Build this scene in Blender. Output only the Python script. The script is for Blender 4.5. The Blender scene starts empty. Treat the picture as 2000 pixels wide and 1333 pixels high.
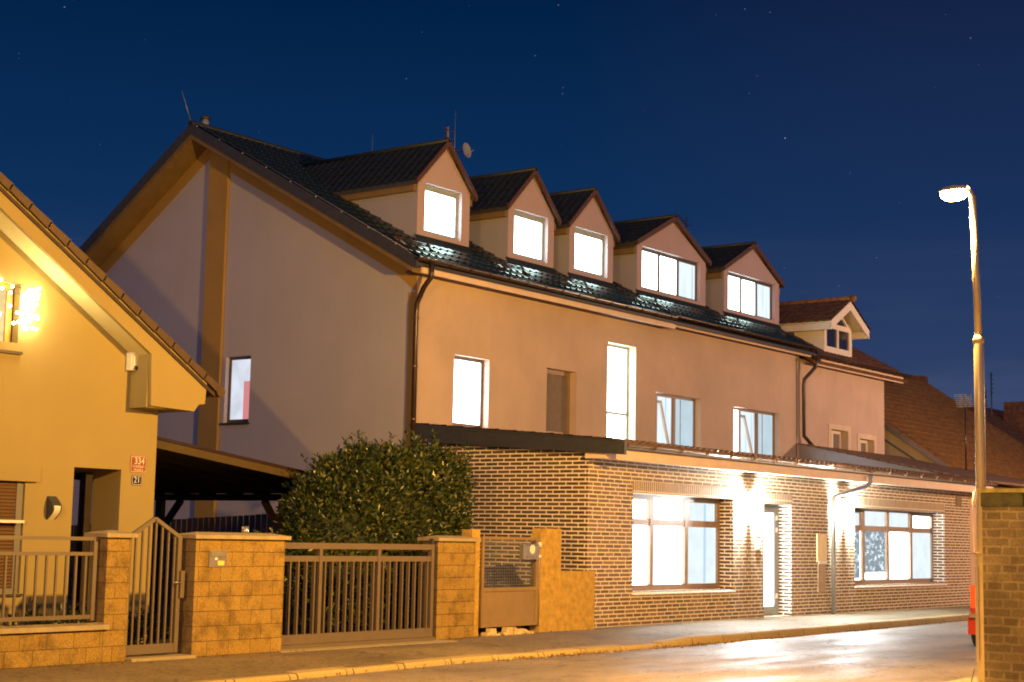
import bpy, bmesh, math, random
from math import sin, cos, tan, pi, radians, sqrt, floor, atan
from mathutils import Vector, Matrix
random.seed(7)
S = bpy.context.scene
COL = S.collection

# ---------------------------------------------------------------- camera
F = 3110.0
A = atan(2352 / F); PITCH = atan(382.5 / F); ROLL = .02
fh = Vector((cos(A), sin(A), 0)); r0 = Vector((sin(A), -cos(A), 0))
FW = (fh * cos(PITCH) + Vector((0, 0, sin(PITCH)))).normalized()
u0 = r0.cross(FW)
RT = r0 * cos(ROLL) + u0 * sin(ROLL)
UP = -r0 * sin(ROLL) + u0 * cos(ROLL)
cd = bpy.data.cameras.new('camera'); cam = bpy.data.objects.new('camera', cd); COL.objects.link(cam)
m = Matrix((RT, UP, -FW)).transposed().to_4x4(); m.translation = Vector((0, 0, 1.5))
cam.matrix_world = m
cd.sensor_width = 36; cd.lens = F / 2000 * 36; cd.clip_end = 3000; cd.clip_start = .1
S.camera = cam

# ---------------------------------------------------------------- world (late dusk sky)
W = bpy.data.worlds.new('World'); S.world = W; W.use_nodes = True
nt = W.node_tree; nt.nodes.clear()
def N(nt, t, **k):
    n = nt.nodes.new(t)
    for a, b in k.items(): setattr(n, a, b)
    return n
def L(nt, a, b): nt.links.new(a, b)
out = N(nt, 'ShaderNodeOutputWorld'); bg = N(nt, 'ShaderNodeBackground'); L(nt, bg.outputs[0], out.inputs[0])
tc = N(nt, 'ShaderNodeTexCoord'); sep = N(nt, 'ShaderNodeSeparateXYZ'); L(nt, tc.outputs['Generated'], sep.inputs[0])
ramp = N(nt, 'ShaderNodeValToRGB'); L(nt, sep.outputs[2], ramp.inputs[0])
e = ramp.color_ramp.elements
e[0].position = 0.0; e[0].color = (.040, .060, .135, 1)
e[1].position = 1.0; e[1].color = (.0005, .006, .026, 1)
for p, c in ((.09, (.026, .052, .135, 1)), (.2, (.0040, .029, .100, 1)), (.33, (.0006, .0145, .060, 1)), (.5, (.0005, .009, .038, 1))):
    q = e.new(p); q.color = c
# last glow of the day low in the sky far off to the left
dt = N(nt, 'ShaderNodeVectorMath', operation='DOT_PRODUCT'); L(nt, tc.outputs['Generated'], dt.inputs[0]); dt.inputs[1].default_value = (-.74, -.60, .30)
r2 = N(nt, 'ShaderNodeValToRGB'); L(nt, dt.outputs['Value'], r2.inputs[0])
r2.color_ramp.elements[0].position = .0; r2.color_ramp.elements[0].color = (0, 0, 0, 1)
r2.color_ramp.elements[1].position = 1.0; r2.color_ramp.elements[1].color = (.28, .225, .32, 1)
# reddish glare around the street lamp, painted into the sky
d3 = N(nt, 'ShaderNodeVectorMath', operation='DOT_PRODUCT'); L(nt, tc.outputs['Generated'], d3.inputs[0]); d3.inputs[1].default_value = (.91, .30, .27)
r3 = N(nt, 'ShaderNodeValToRGB'); L(nt, d3.outputs['Value'], r3.inputs[0])
r3.color_ramp.elements[0].position = .955; r3.color_ramp.elements[0].color = (0, 0, 0, 1)
r3.color_ramp.elements[1].position = 1.0; r3.color_ramp.elements[1].color = (.007, .002, .001, 1)
# thin cloud
nz = N(nt, 'ShaderNodeTexNoise'); mp = N(nt, 'ShaderNodeMapping'); mp.inputs['Scale'].default_value = (2.5, 2.5, 26)
L(nt, tc.outputs['Generated'], mp.inputs[0]); L(nt, mp.outputs[0], nz.inputs['Vector']); nz.inputs['Scale'].default_value = 1.6; nz.inputs['Detail'].default_value = 6
r4 = N(nt, 'ShaderNodeValToRGB'); L(nt, nz.outputs['Fac'], r4.inputs[0])
r4.color_ramp.elements[0].position = .48; r4.color_ramp.elements[0].color = (0, 0, 0, 1)
r4.color_ramp.elements[1].position = .75; r4.color_ramp.elements[1].color = (.020, .022, .026, 1)
r5 = N(nt, 'ShaderNodeValToRGB'); L(nt, sep.outputs[2], r5.inputs[0])
r5.color_ramp.elements[0].position = .05; r5.color_ramp.elements[0].color = (1, 1, 1, 1)
r5.color_ramp.elements[1].position = .22; r5.color_ramp.elements[1].color = (0, 0, 0, 1)
mc = N(nt, 'ShaderNodeMixRGB', blend_type='MULTIPLY'); mc.inputs[0].default_value = 1; L(nt, r4.outputs[0], mc.inputs[1]); L(nt, r5.outputs[0], mc.inputs[2])
# stars
def stars(scale, rad, keep, amp):
    v = N(nt, 'ShaderNodeTexVoronoi'); v.inputs['Scale'].default_value = scale; L(nt, tc.outputs['Generated'], v.inputs['Vector'])
    lt = N(nt, 'ShaderNodeMapRange'); L(nt, v.outputs['Distance'], lt.inputs[0]); lt.inputs[1].default_value = rad; lt.inputs[2].default_value = rad * .3; lt.inputs[3].default_value = 0; lt.inputs[4].default_value = 1
    sc = N(nt, 'ShaderNodeSeparateColor'); L(nt, v.outputs['Color'], sc.inputs[0])
    k = N(nt, 'ShaderNodeMapRange'); L(nt, sc.outputs[0], k.inputs[0]); k.inputs[1].default_value = keep; k.inputs[2].default_value = 1; k.inputs[3].default_value = 0; k.inputs[4].default_value = amp
    mu = N(nt, 'ShaderNodeMath', operation='MULTIPLY'); L(nt, lt.outputs[0], mu.inputs[0]); L(nt, k.outputs[0], mu.inputs[1])
    return mu.outputs[0]
s1 = stars(58, .024, .45, .6); s2 = stars(130, .05, .70, .30)
sa = N(nt, 'ShaderNodeMath', operation='ADD'); L(nt, s1, sa.inputs[0]); L(nt, s2, sa.inputs[1])
scv = N(nt, 'ShaderNodeMath', operation='MULTIPLY'); L(nt, sa.outputs[0], scv.inputs[0])
rs = N(nt, 'ShaderNodeMapRange'); L(nt, sep.outputs[2], rs.inputs[0]); rs.inputs[1].default_value = .08; rs.inputs[2].default_value = .2
L(nt, rs.outputs[0], scv.inputs[1])
last = ramp.outputs[0]
for o_ in (r2.outputs[0], r3.outputs[0], mc.outputs[0], scv.outputs[0]):
    ad = N(nt, 'ShaderNodeMixRGB', blend_type='ADD'); ad.inputs[0].default_value = 1; L(nt, last, ad.inputs[1]); L(nt, o_, ad.inputs[2]); last = ad.outputs[0]
L(nt, last, bg.inputs[0]); bg.inputs[1].default_value = 1.0

S.view_settings.view_transform = 'Standard'; S.view_settings.look = 'None'; S.view_settings.exposure = 0; S.view_settings.gamma = 1
S.render.engine = 'CYCLES'
S.cycles.use_denoising = True
S.cycles.max_bounces = 5; S.cycles.diffuse_bounces = 3; S.cycles.glossy_bounces = 3
S.cycles.sample_clamp_indirect = 8
S.cycles.pixel_filter_type = 'BLACKMAN_HARRIS'; S.cycles.filter_width = 1.9
S.cycles.use_light_tree = True

SODIUM = (1, .515, .09)
LAMP_W = 8200
PANE = 11.0

# ---------------------------------------------------------------- materials
def newmat(name):
    m = bpy.data.materials.new(name); m.use_nodes = True
    return m, m.node_tree, m.node_tree.nodes['Principled BSDF']
def coords(nt, mode):
    g = N(nt, 'ShaderNodeNewGeometry'); s = N(nt, 'ShaderNodeSeparateXYZ'); L(nt, g.outputs['Position'], s.inputs[0])
    if mode == 'p': return g.outputs['Position']
    c = N(nt, 'ShaderNodeCombineXYZ')
    a, b = {'x': (0, 2), 'y': (1, 2), 'xy': (0, 1), 'zx': (2, 0)}[mode]
    L(nt, s.outputs[a], c.inputs[0]); L(nt, s.outputs[b], c.inputs[1]); return c.outputs[0]
def noise(nt, vec, scale, detail=5, rough=.6):
    n = N(nt, 'ShaderNodeTexNoise'); L(nt, vec, n.inputs['Vector']); n.inputs['Scale'].default_value = scale; n.inputs['Detail'].default_value = detail; n.inputs['Roughness'].default_value = rough
    return n.outputs['Fac']
def rampn(nt, fac, stops):
    r = N(nt, 'ShaderNodeValToRGB'); L(nt, fac, r.inputs[0]); el = r.color_ramp.elements
    el[0].position = stops[0][0]; el[0].color = (*stops[0][1], 1); el[1].position = stops[-1][0]; el[1].color = (*stops[-1][1], 1)
    for p, c in stops[1:-1]:
        q = el.new(p); q.color = (*c, 1)
    return r.outputs[0]
def bump(nt, b, h, strength, dist, prev=None):
    n = N(nt, 'ShaderNodeBump'); n.inputs['Strength'].default_value = strength; n.inputs['Distance'].default_value = dist
    L(nt, h, n.inputs['Height'])
    if prev is not None: L(nt, prev, n.inputs['Normal'])
    L(nt, n.outputs[0], b.inputs['Normal']); return n.outputs[0]
def mul(c, k): return tuple(min(1, x * k) for x in c)
def mixc(nt, fac, a, b, mode='MIX'):
    n = N(nt, 'ShaderNodeMixRGB', blend_type=mode)
    if isinstance(fac, (int, float)): n.inputs[0].default_value = fac
    else: L(nt, fac, n.inputs[0])
    for i, v in ((1, a), (2, b)):
        if isinstance(v, tuple): n.inputs[i].default_value = (*v, 1)
        else: L(nt, v, n.inputs[i])
    return n.outputs[0]
def plain(name, c, rough=.6, metal=0, var=.12, scale=6, bmp=0, bs=80, spec=.5, coat=0):
    m, nt, b = newmat(name); p = coords(nt, 'p')
    L(nt, rampn(nt, noise(nt, p, scale), [(.3, mul(c, 1 - var)), (.7, mul(c, 1 + var))]), b.inputs['Base Color'])
    b.inputs['Roughness'].default_value = rough; b.inputs['Metallic'].default_value = metal
    b.inputs['Specular IOR Level'].default_value = spec; b.inputs['Coat Weight'].default_value = coat
    if bmp: bump(nt, b, noise(nt, p, bs, 3), bmp, .004)
    return m
def plaster(name, c, stain=.13):
    m, nt, b = newmat(name); p = coords(nt, 'p')
    base = rampn(nt, noise(nt, p, .9, 6), [(.3, mul(c, 1 - stain)), (.7, mul(c, 1 + stain * .5))])
    mp = N(nt, 'ShaderNodeMapping'); mp.inputs['Scale'].default_value = (3.5, 3.5, .35); L(nt, p, mp.inputs[0])
    streak = rampn(nt, noise(nt, mp.outputs[0], 1, 5), [(.35, (.90, .89, .87)), (.6, (1, 1, 1))])
    c2 = mixc(nt, .22, base, streak, 'MULTIPLY')
    grain = rampn(nt, noise(nt, p, 130, 2), [(.3, (.86, .86, .86)), (.7, (1.0, 1.0, 1.0))])
    L(nt, mixc(nt, 1.0, c2, grain, 'MULTIPLY'), b.inputs['Base Color'])
    b.inputs['Roughness'].default_value = .9; b.inputs['Specular IOR Level'].default_value = .2
    bump(nt, b, noise(nt, p, 95, 3), .5, .006)
    return m
def brick(name, mode, c1, c2, cm, bw, rh, ms=.011, off=.5, rough=.8, dirt=0, wob=.004, squash=1, sqf=2, shift=(0, 0, 0)):
    m, nt, b = newmat(name); v = coords(nt, mode); p = coords(nt, 'p')
    nn = N(nt, 'ShaderNodeTexNoise'); L(nt, p, nn.inputs['Vector']); nn.inputs['Scale'].default_value = 9; nn.inputs['Detail'].default_value = 4
    sb = N(nt, 'ShaderNodeVectorMath', operation='SUBTRACT'); L(nt, nn.outputs['Color'], sb.inputs[0]); sb.inputs[1].default_value = (.5, .5, .5)
    sc = N(nt, 'ShaderNodeVectorMath', operation='SCALE'); L(nt, sb.outputs[0], sc.inputs[0]); sc.inputs['Scale'].default_value = wob * 2.4
    ad = N(nt, 'ShaderNodeVectorMath', operation='ADD'); L(nt, v, ad.inputs[0]); L(nt, sc.outputs[0], ad.inputs[1])
    a2 = N(nt, 'ShaderNodeVectorMath', operation='ADD'); L(nt, ad.outputs[0], a2.inputs[0]); a2.inputs[1].default_value = shift
    t = N(nt, 'ShaderNodeTexBrick'); L(nt, a2.outputs[0], t.inputs['Vector'])
    t.offset = off; t.squash = squash; t.squash_frequency = sqf
    for k, x in (('Scale', 1), ('Mortar Size', ms), ('Mortar Smooth', .15), ('Brick Width', bw), ('Row Height', rh), ('Bias', 0)): t.inputs[k].default_value = x
    t.inputs['Color1'].default_value = (*c1, 1); t.inputs['Color2'].default_value = (*c2, 1); t.inputs['Mortar'].default_value = (*cm, 1)
    g = rampn(nt, noise(nt, p, 40, 4), [(.3, (.72, .72, .72)), (.7, (1.12, 1.1, 1.08))])
    c = mixc(nt, 1, t.outputs['Color'], g, 'MULTIPLY')
    if dirt: c = mixc(nt, dirt, c, rampn(nt, noise(nt, p, 2.2, 6), [(.4, (.45, .42, .38)), (.62, (1, 1, 1))]), 'MULTIPLY')
    L(nt, c, b.inputs['Base Color']); b.inputs['Roughness'].default_value = rough
    inv = N(nt, 'ShaderNodeMath', operation='SUBTRACT'); inv.inputs[0].default_value = 1; L(nt, t.outputs['Fac'], inv.inputs[1])
    n1 = bump(nt, b, inv.outputs[0], .8, .012)
    bump(nt, b, noise(nt, p, 70, 4), .45, .006, n1)
    return m
def emit(name, c, s, var=0, scale=2, mode='p'):
    m = bpy.data.materials.new(name); m.use_nodes = True; nt = m.node_tree; nt.nodes.clear()
    o = N(nt, 'ShaderNodeOutputMaterial'); em = N(nt, 'ShaderNodeEmission'); L(nt, em.outputs[0], o.inputs[0])
    em.inputs[1].default_value = s; em.inputs[0].default_value = (*c, 1)
    if var: L(nt, rampn(nt, noise(nt, coords(nt, mode), scale, 2), [(.3, mul(c, 1 - var)), (.7, c)]), em.inputs[0])
    return m
M = {}
M['facade'] = plaster('facade_plaster', (.64, .50, .405))
M['facade3'] = plaster('neighbour_plaster', (.66, .52, .43))
M['gable'] = plaster('gable_plaster', (.47, .455, .53), .06)
M['ochre'] = plaster('ochre_plaster', (.42, .27, .085))
M['cream'] = plaster('cream_plaster', (.36, .285, .12), .06)
M['grey_render'] = plaster('grey_render', (.66, .56, .42), .2)
M['orange_render'] = plaster('orange_render', (.60, .42, .27), .1)
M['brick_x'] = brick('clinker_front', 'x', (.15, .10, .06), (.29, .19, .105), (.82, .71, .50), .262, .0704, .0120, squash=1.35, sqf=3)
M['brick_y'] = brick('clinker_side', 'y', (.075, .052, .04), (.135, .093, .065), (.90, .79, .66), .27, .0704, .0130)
M['soldier'] = brick('soldier_course', 'zx', (.20, .135, .075), (.31, .205, .11), (.80, .68, .48), .235, .0705, .0125, off=0, shift=(0, 0, 0))
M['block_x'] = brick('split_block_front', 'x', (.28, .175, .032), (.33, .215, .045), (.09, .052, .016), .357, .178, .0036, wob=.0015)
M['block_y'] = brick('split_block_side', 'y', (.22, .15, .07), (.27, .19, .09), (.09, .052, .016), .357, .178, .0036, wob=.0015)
for k in ('block_x', 'block_y'):   # sparkling split stone
    nt = M[k].node_tree; b = nt.nodes['Principled BSDF']; p = coords(nt, 'p')
    lk = b.inputs['Base Color'].links[0].from_socket
    sp = rampn(nt, noise(nt, p, 75, 3, .8), [(.30, (.62, .60, .58)), (.55, (1, 1, 1)), (.72, (1.7, 1.7, 1.8))])
    bl = rampn(nt, noise(nt, p, 5, 4), [(.34, (.60, .58, .55)), (.52, (1, 1, 1))])
    L(nt, mixc(nt, 1, mixc(nt, 1, lk, sp, 'MULTIPLY'), bl, 'MULTIPLY'), b.inputs['Base Color'])
M['wallbrick'] = brick('old_garden_brick', 'y', (.21, .16, .065), (.36, .275, .12), (.42, .33, .16), .285, .079, .010, wob=.009, dirt=.8, squash=.5, sqf=2)
M['wallbrick_x'] = brick('old_garden_brick_end', 'x', (.16, .12, .045), (.27, .20, .08), (.30, .22, .10), .285, .079, .010, wob=.009, dirt=.8)
M['mossblock'] = plain('mossy_block', (.10, .095, .035), .9, var=.45, scale=9, bmp=.6, bs=50)
M['capstone'] = plain('cap_stone', (.32, .26, .15), .85, var=.16, scale=7, bmp=.4, bs=90)
M['litcap'] = plain('lit_yellow_cap', (.42, .36, .10), .9, var=.3, scale=12, bmp=.6, bs=60)  # the lamp-lit yellow of the cap is put into its colour
M['rail'] = plain('grey_powder_coat', (.125, .095, .066), .45, 0, .08)
M['roughcoat'] = plain('rough_ochre_render', (.44, .28, .06), .95, var=.28, scale=9, bmp=.9, bs=45)
M['oldpaint'] = plain('old_tan_paint', (.24, .16, .065), .55, 0, .14, 4)
M['darkroof'] = plain('dark_metal_tile', (.012, .022, .026), .24, 0, .2, 5, spec=1.0)
M['darkroof2'] = plain('dull_dark_metal_tile', (.016, .022, .025), .5, 0, .2, 5, spec=.4)
M['flash'] = plain('dark_flashing', (.045, .047, .055), .4, 0, .15)
M['gutter'] = plain('brown_gutter', (.042, .024, .018), .3, .15, .12, spec=.6)
M['copper'] = plain('pale_brown_gutter', (.27, .17, .10), .26, .6, .15, spec=.6)
M['galv'] = plain('galvanised_metal', (.42, .42, .40), .38, .75, .12)
M['white'] = plain('white_paint', (.78, .74, .68), .5, 0, .05)
M['fascia'] = plain('fascia_board', (.76, .60, .46), .6, 0, .07, 3)
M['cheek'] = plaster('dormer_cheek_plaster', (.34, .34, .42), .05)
M['dormer'] = plaster('dormer_dimmed_plaster', (.47, .37, .41), .05)  # facade plaster dulled: weaker lamp light this high is put into the colour
M['verge'] = plain('brown_verge_board', (.075, .035, .028), .5)
M['dframe'] = plain('dark_window_frame', (.10, .065, .05), .4)
M['gframe'] = plain('grey_window_frame', (.30, .34, .33), .4)
M['bframe'] = plain('brown_window_frame', (.27, .185, .125), .45)
M['wood'] = plain('dark_stained_wood', (.030, .016, .011), .7, var=.35, scale=8)
M['ochrewood'] = plain('ochre_board', (.18, .12, .045), .6, var=.12, scale=5)
M['black'] = plain('black_void', (.012, .010, .010), .9)
M['terra'] = plain('clay_tile', (.21, .105, .028), .75, var=.42, scale=7, bmp=.5, bs=60)
M['terradark'] = plain('old_dark_clay_tile', (.12, .055, .028), .8, var=.5, scale=6, bmp=.5, bs=60)
M['vergetile'] = plain('brown_verge_tile', (.06, .03, .012), .6, var=.2, scale=9)
M['slate'] = plain('grey_shingle', (.17, .10, .06), .7, var=.4, scale=9)
M['zinc'] = plain('zinc_sheet', (.34, .33, .35), .42, .55, .12, 2)
M['shutter'] = None
M['trunk'] = plain('bark', (.10, .065, .04), .9, var=.3)
M['redpaint'] = plain('red_car_paint', (.34, .030, .020), .22, 0, .03, coat=.6)
M['tyre'] = plain('tyre_rubber', (.03, .028, .026), .85)
M['taillens'] = plain('tail_lens', (.75, .10, .02), .12, 0, .1, 30)
M['greystrip'] = plain('grey_trim', (.16, .15, .15), .5)
M['tarp'] = plain('blue_tarpaulin', (.022, .030, .075), .5, var=.35, scale=7, bmp=.8, bs=9)
M['steel'] = plain('brushed_steel', (.45, .42, .38), .3, .8, .1)
M['dishm'] = plain('dish_grey', (.34, .34, .34), .5)
M['curtain'] = plain('drawn_blind', (.20, .165, .13), .8, var=.1)
M['mblue'] = plain('dark_blue_enamel', (.010, .014, .045), .25, spec=.8)
M['mred'] = plain('red_enamel', (.26, .075, .012), .3, spec=.7)
M['enamel'] = plain('white_enamel', (.80, .76, .68), .35)
M['yellow'] = plain('yellow_sticker', (.78, .60, .14), .5)
M['rubble'] = plain('broken_plaster', (.55, .42, .22), .95, var=.35, scale=20, bmp=.6)
M['lamp_metal'] = plain('lamp_pole_metal', (.38, .33, .27), .42, .35, .12, 3)
M['pane'] = emit('lit_pane', (.72, 1.0, .93), PANE)
M['pane_cool'] = emit('lit_pane_cool', (.86, .94, 1.0), PANE)
M['pane_warm'] = emit('lit_pane_ground', (.95, .98, 1.0), 8)
M['pane_soft'] = emit('lit_net_curtain', (.80, .90, .97), 1.1)
nt_ = M['pane_soft'].node_tree; mp_ = N(nt_, 'ShaderNodeMapping'); mp_.inputs['Scale'].default_value = (11, .35, 1); L(nt_, coords(nt_, 'x'), mp_.inputs[0])
L(nt_, rampn(nt_, noise(nt_, mp_.outputs[0], 1, 3), [(.3, (.50, .62, .72)), (.5, (.85, .95, 1)), (.7, (.66, .78, .86))]), nt_.nodes['Emission'].inputs[0])
M['pane_dim'] = emit('lit_wall_inside', (.60, .76, .84), .95, .10, 3)
M['pane_pink'] = emit('lit_pink_wall_inside', (.85, .30, .30), .8)
M['pane_grey'] = emit('lit_room_inside', (.80, .84, .96), 1.0, .25, 2)
M['doorpane'] = emit('lit_door', (.88, .92, 1.0), 5)
M['lamp_glow'] = emit('sodium_bulb', (1, .62, .18), 90)
M['led'] = emit('led_bulb', (.95, 1, 1), 4800)
M['fairy'] = emit('fairy_light_bulb', (1, .80, .42), 55)
M['diffuser'] = plain('opal_diffuser', (.80, .74, .62), .35)
M['winglass'] = plain('dark_glass', (.02, .022, .05), .08, 0, .1, spec=.9)
# brown roller shutter slats
m_, nt_, b_ = newmat('roller_shutter'); wv = N(nt_, 'ShaderNodeTexWave', bands_direction='Z'); L(nt_, coords(nt_, 'p'), wv.inputs['Vector']); wv.inputs['Scale'].default_value = 7.2; wv.inputs['Distortion'].default_value = .0
L(nt_, rampn(nt_, wv.outputs['Fac'], [(.0, (.06, .024, .007)), (.5, (.11, .048, .012))]), b_.inputs['Base Color']); bump(nt_, b_, wv.outputs['Fac'], .8, .01); b_.inputs['Roughness'].default_value = .5
M['shutter'] = m_
# leaves
def leafmat(name, a, bcol, c):
    m, nt, b = newmat(name); oi = N(nt, 'ShaderNodeNewGeometry')
    L(nt, rampn(nt, oi.outputs['Random Per Island'], [(0, a), (.55, bcol), (1, c)]), b.inputs['Base Color'])
    b.inputs['Roughness'].default_value = .33; b.inputs['Specular IOR Level'].default_value = .55
    return m
M['leaf'] = leafmat('laurel_leaf', (.012, .028, .006), (.030, .050, .009), (.12, .125, .022))
M['leafdark'] = leafmat('shrub_leaf', (.02, .035, .010), (.035, .055, .014), (.06, .08, .02))
M['litter'] = leafmat('dry_leaf', (.10, .05, .015), (.20, .11, .03), (.30, .20, .06))
# road, pavement
def groundmat(name, c, cr, rough, wet=False, crack=True):
    m, nt, b = newmat(name); p = coords(nt, 'p')
    g = rampn(nt, noise(nt, p, 60, 4, .7), [(.25, mul(c, .55)), (.5, c), (.78, mul(c, 1.9))])
    big = rampn(nt, noise(nt, p, .55, 6), [(.35, (.66, .66, .66)), (.65, (1.15, 1.15, 1.15))])
    cc = mixc(nt, 1, g, big, 'MULTIPLY')
    cc = mixc(nt, 1, cc, rampn(nt, noise(nt, p, 9, 6, .75), [(.30, (.62, .60, .56)), (.50, (1, 1, 1)), (.72, (1.25, 1.22, 1.18))]), 'MULTIPLY')
    cc = mixc(nt, 1, cc, rampn(nt, noise(nt, p, 26, 3, .8), [(.34, (.50, .48, .45)), (.48, (1, 1, 1)), (.66, (1.12, 1.12, 1.12)), (.72, (1.7, 1.65, 1.6))]), 'MULTIPLY')
    cc = mixc(nt, 1, cc, rampn(nt, noise(nt, p, 260, 2, .8), [(.35, (.7, .7, .7)), (.7, (1.45, 1.45, 1.45))]), 'MULTIPLY')
    if crack:
        w = N(nt, 'ShaderNodeTexVoronoi', feature='DISTANCE_TO_EDGE'); mp = N(nt, 'ShaderNodeMapping'); mp.inputs['Scale'].default_value = (.35, 1.3, 1)
        n2 = N(nt, 'ShaderNodeTexNoise'); L(nt, p, n2.inputs['Vector']); n2.inputs['Scale'].default_value = 1.7; n2.inputs['Detail'].default_value = 5
        a2 = N(nt, 'ShaderNodeVectorMath', operation='ADD'); L(nt, p, a2.inputs[0]); L(nt, n2.outputs['Color'], a2.inputs[1])
        L(nt, a2.outputs[0], mp.inputs[0]); L(nt, mp.outputs[0], w.inputs['Vector']); w.inputs['Scale'].default_value = cr
        cc = mixc(nt, 1, cc, rampn(nt, w.outputs['Distance'], [(0, (.35, .33, .3)), (.012, (1, 1, 1))]), 'MULTIPLY')
    L(nt, cc, b.inputs['Base Color'])
    mp2 = N(nt, 'ShaderNodeMapping'); mp2.inputs['Scale'].default_value = (.35, 1.6, 1); L(nt, p, mp2.inputs[0])
    L(nt, rampn(nt, noise(nt, mp2.outputs[0], .9, 5), [(.35, (rough - .16,) * 3), (.62, (rough + .1,) * 3)]) if wet else rampn(nt, noise(nt, p, 3), [(.3, (rough,) * 3), (.7, (min(1, rough + .1),) * 3)]), b.inputs['Roughness'])
    bump(nt, b, noise(nt, p, 75, 3, .7), .35 if wet else .7, .006)
    return m
M['road'] = groundmat('asphalt_road', (.21, .17, .135), .5, .60, True)
M['pavement'] = groundmat('gritty_pavement', (.195, .147, .075), .9, .64)
M['nearpave'] = groundmat('near_pavement', (.36, .30, .20), .9, .8)
M['garden'] = groundmat('garden_soil', (.05, .045, .03), 1, .9, crack=False)
M['earth'] = groundmat('far_earth', (.06, .055, .045), 1, .9, crack=False)
M['kerb'] = brick('kerb_concrete', 'xy', (.34, .26, .11), (.41, .31, .13), (.05, .04, .02), 1.0, 6, .008, off=0, wob=.003, shift=(.13, 0, 0))

# ---------------------------------------------------------------- mesh helpers
class MB:
    def __init__(s): s.v = []; s.f = []; s.sm = []
    def face(s, pts, smooth=False):
        i = len(s.v); s.v += [tuple(p) for p in pts]; s.f.append(tuple(range(i, i + len(pts)))); s.sm.append(smooth); return s
    def box(s, x0, x1, y0, y1, z0, z1):
        i = len(s.v)
        s.v += [(x0, y0, z0), (x1, y0, z0), (x1, y1, z0), (x0, y1, z0), (x0, y0, z1), (x1, y0, z1), (x1, y1, z1), (x0, y1, z1)]
        for q in ((0, 3, 2, 1), (4, 5, 6, 7), (0, 1, 5, 4), (1, 2, 6, 5), (2, 3, 7, 6), (3, 0, 4, 7)): s.f.append(tuple(i + k for k in q)); s.sm.append(False)
        return s
    def prism(s, poly, ext):
        ext = Vector(ext); n = len(poly); i = len(s.v)
        s.v += [tuple(p) for p in poly] + [tuple(Vector(p) + ext) for p in poly]
        s.f.append(tuple(i + k for k in range(n))); s.f.append(tuple(i + n + k for k in reversed(range(n))))
        for k in range(n): s.f.append((i + k, i + n + k, i + n + (k + 1) % n, i + (k + 1) % n))
        s.sm += [False] * (n + 2); return s
    def bar(s, a, b, w, h, up=(0, 0, 1)):     # rectangular bar from a to b
        a = Vector(a); b = Vector(b); d = (b - a).normalized(); u = Vector(up)
        if abs(d.dot(u)) > .99: u = Vector((0, 1, 0))
        r = d.cross(u).normalized(); u = r.cross(d).normalized()
        q = [a + r * w / 2 * sx + u * h / 2 * sz for sx, sz in ((-1, -1), (1, -1), (1, 1), (-1, 1))]
        return s.prism(q, b - a)
    def tube(s, pts, r, seg=10, radii=None, caps=True):
        pts = [Vector(p) for p in pts]; rings = []; prev = None
        for k, p in enumerate(pts):
            if k == 0: d = pts[1] - p
            elif k == len(pts) - 1: d = p - pts[k - 1]
            else: d = (pts[k + 1] - p).normalized() + (p - pts[k - 1]).normalized()
            d.normalize()
            if prev is None:
                u = Vector((0, 0, 1)) if abs(d.z) < .9 else Vector((1, 0, 0)); u = (u - d * u.dot(d)).normalized()
            else: u = (prev - d * prev.dot(d)).normalized()
            prev = u; w = d.cross(u); rr = radii[k] if radii else r
            i = len(s.v); s.v += [tuple(p + (u * cos(2 * pi * j / seg) + w * sin(2 * pi * j / seg)) * rr) for j in range(seg)]; rings.append(i)
        for a, b in zip(rings, rings[1:]):
            for j in range(seg):
                s.f.append((a + j, a + (j + 1) % seg, b + (j + 1) % seg, b + j)); s.sm.append(True)
        if caps:
            s.f.append(tuple(rings[0] + j for j in reversed(range(seg)))); s.f.append(tuple(rings[-1] + j for j in range(seg))); s.sm += [False, False]
        return s
    def ball(s, c, r, seg=10, rings=6, sc=(1, 1, 1)):
        c = Vector(c); i = len(s.v)
        for a in range(rings + 1):
            t = pi * a / rings
            for j in range(seg): s.v.append((c.x + r * sc[0] * sin(t) * cos(2 * pi * j / seg), c.y + r * sc[1] * sin(t) * sin(2 * pi * j / seg), c.z + r * sc[2] * cos(t)))
        for a in range(rings):
            for j in range(seg): s.f.append((i + a * seg + j, i + (a + 1) * seg + j, i + (a + 1) * seg + (j + 1) % seg, i + a * seg + (j + 1) % seg)); s.sm.append(True)
        return s
    def build(s, name, mat, parent=None, origin=None):
        if origin is None:
            if parent is not None: origin = WL[parent.name]
            else:
                xs = [v[0] for v in s.v]; ys = [v[1] for v in s.v]; zs = [v[2] for v in s.v]
                origin = Vector(((min(xs) + max(xs)) / 2, (min(ys) + max(ys)) / 2, min(zs)))
        origin = Vector(origin)
        me = bpy.data.meshes.new(name); me.from_pydata([tuple(Vector(v) - origin) for v in s.v], [], s.f); me.update()
        me.polygons.foreach_set('use_smooth', s.sm)
        me.materials.append(mat)
        o = bpy.data.objects.new(name, me); COL.objects.link(o); WL[o.name] = origin
        if parent is not None: o.parent = parent
        else: o.location = origin
        return o
WL = {}
def tag(o, label=None, cat=None, group=None, kind=None):
    if label: o['label'] = label
    if cat: o['category'] = cat
    if group: o['group'] = group
    if kind: o['kind'] = kind
    return o
def thing(name, label, cat, loc, group=None):
    o = bpy.data.objects.new(name, None); COL.objects.link(o); o.location = loc; o.empty_display_size = .2
    WL[o.name] = Vector(loc); return tag(o, label, cat, group)
def B(*a): return MB().box(*a)
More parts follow.
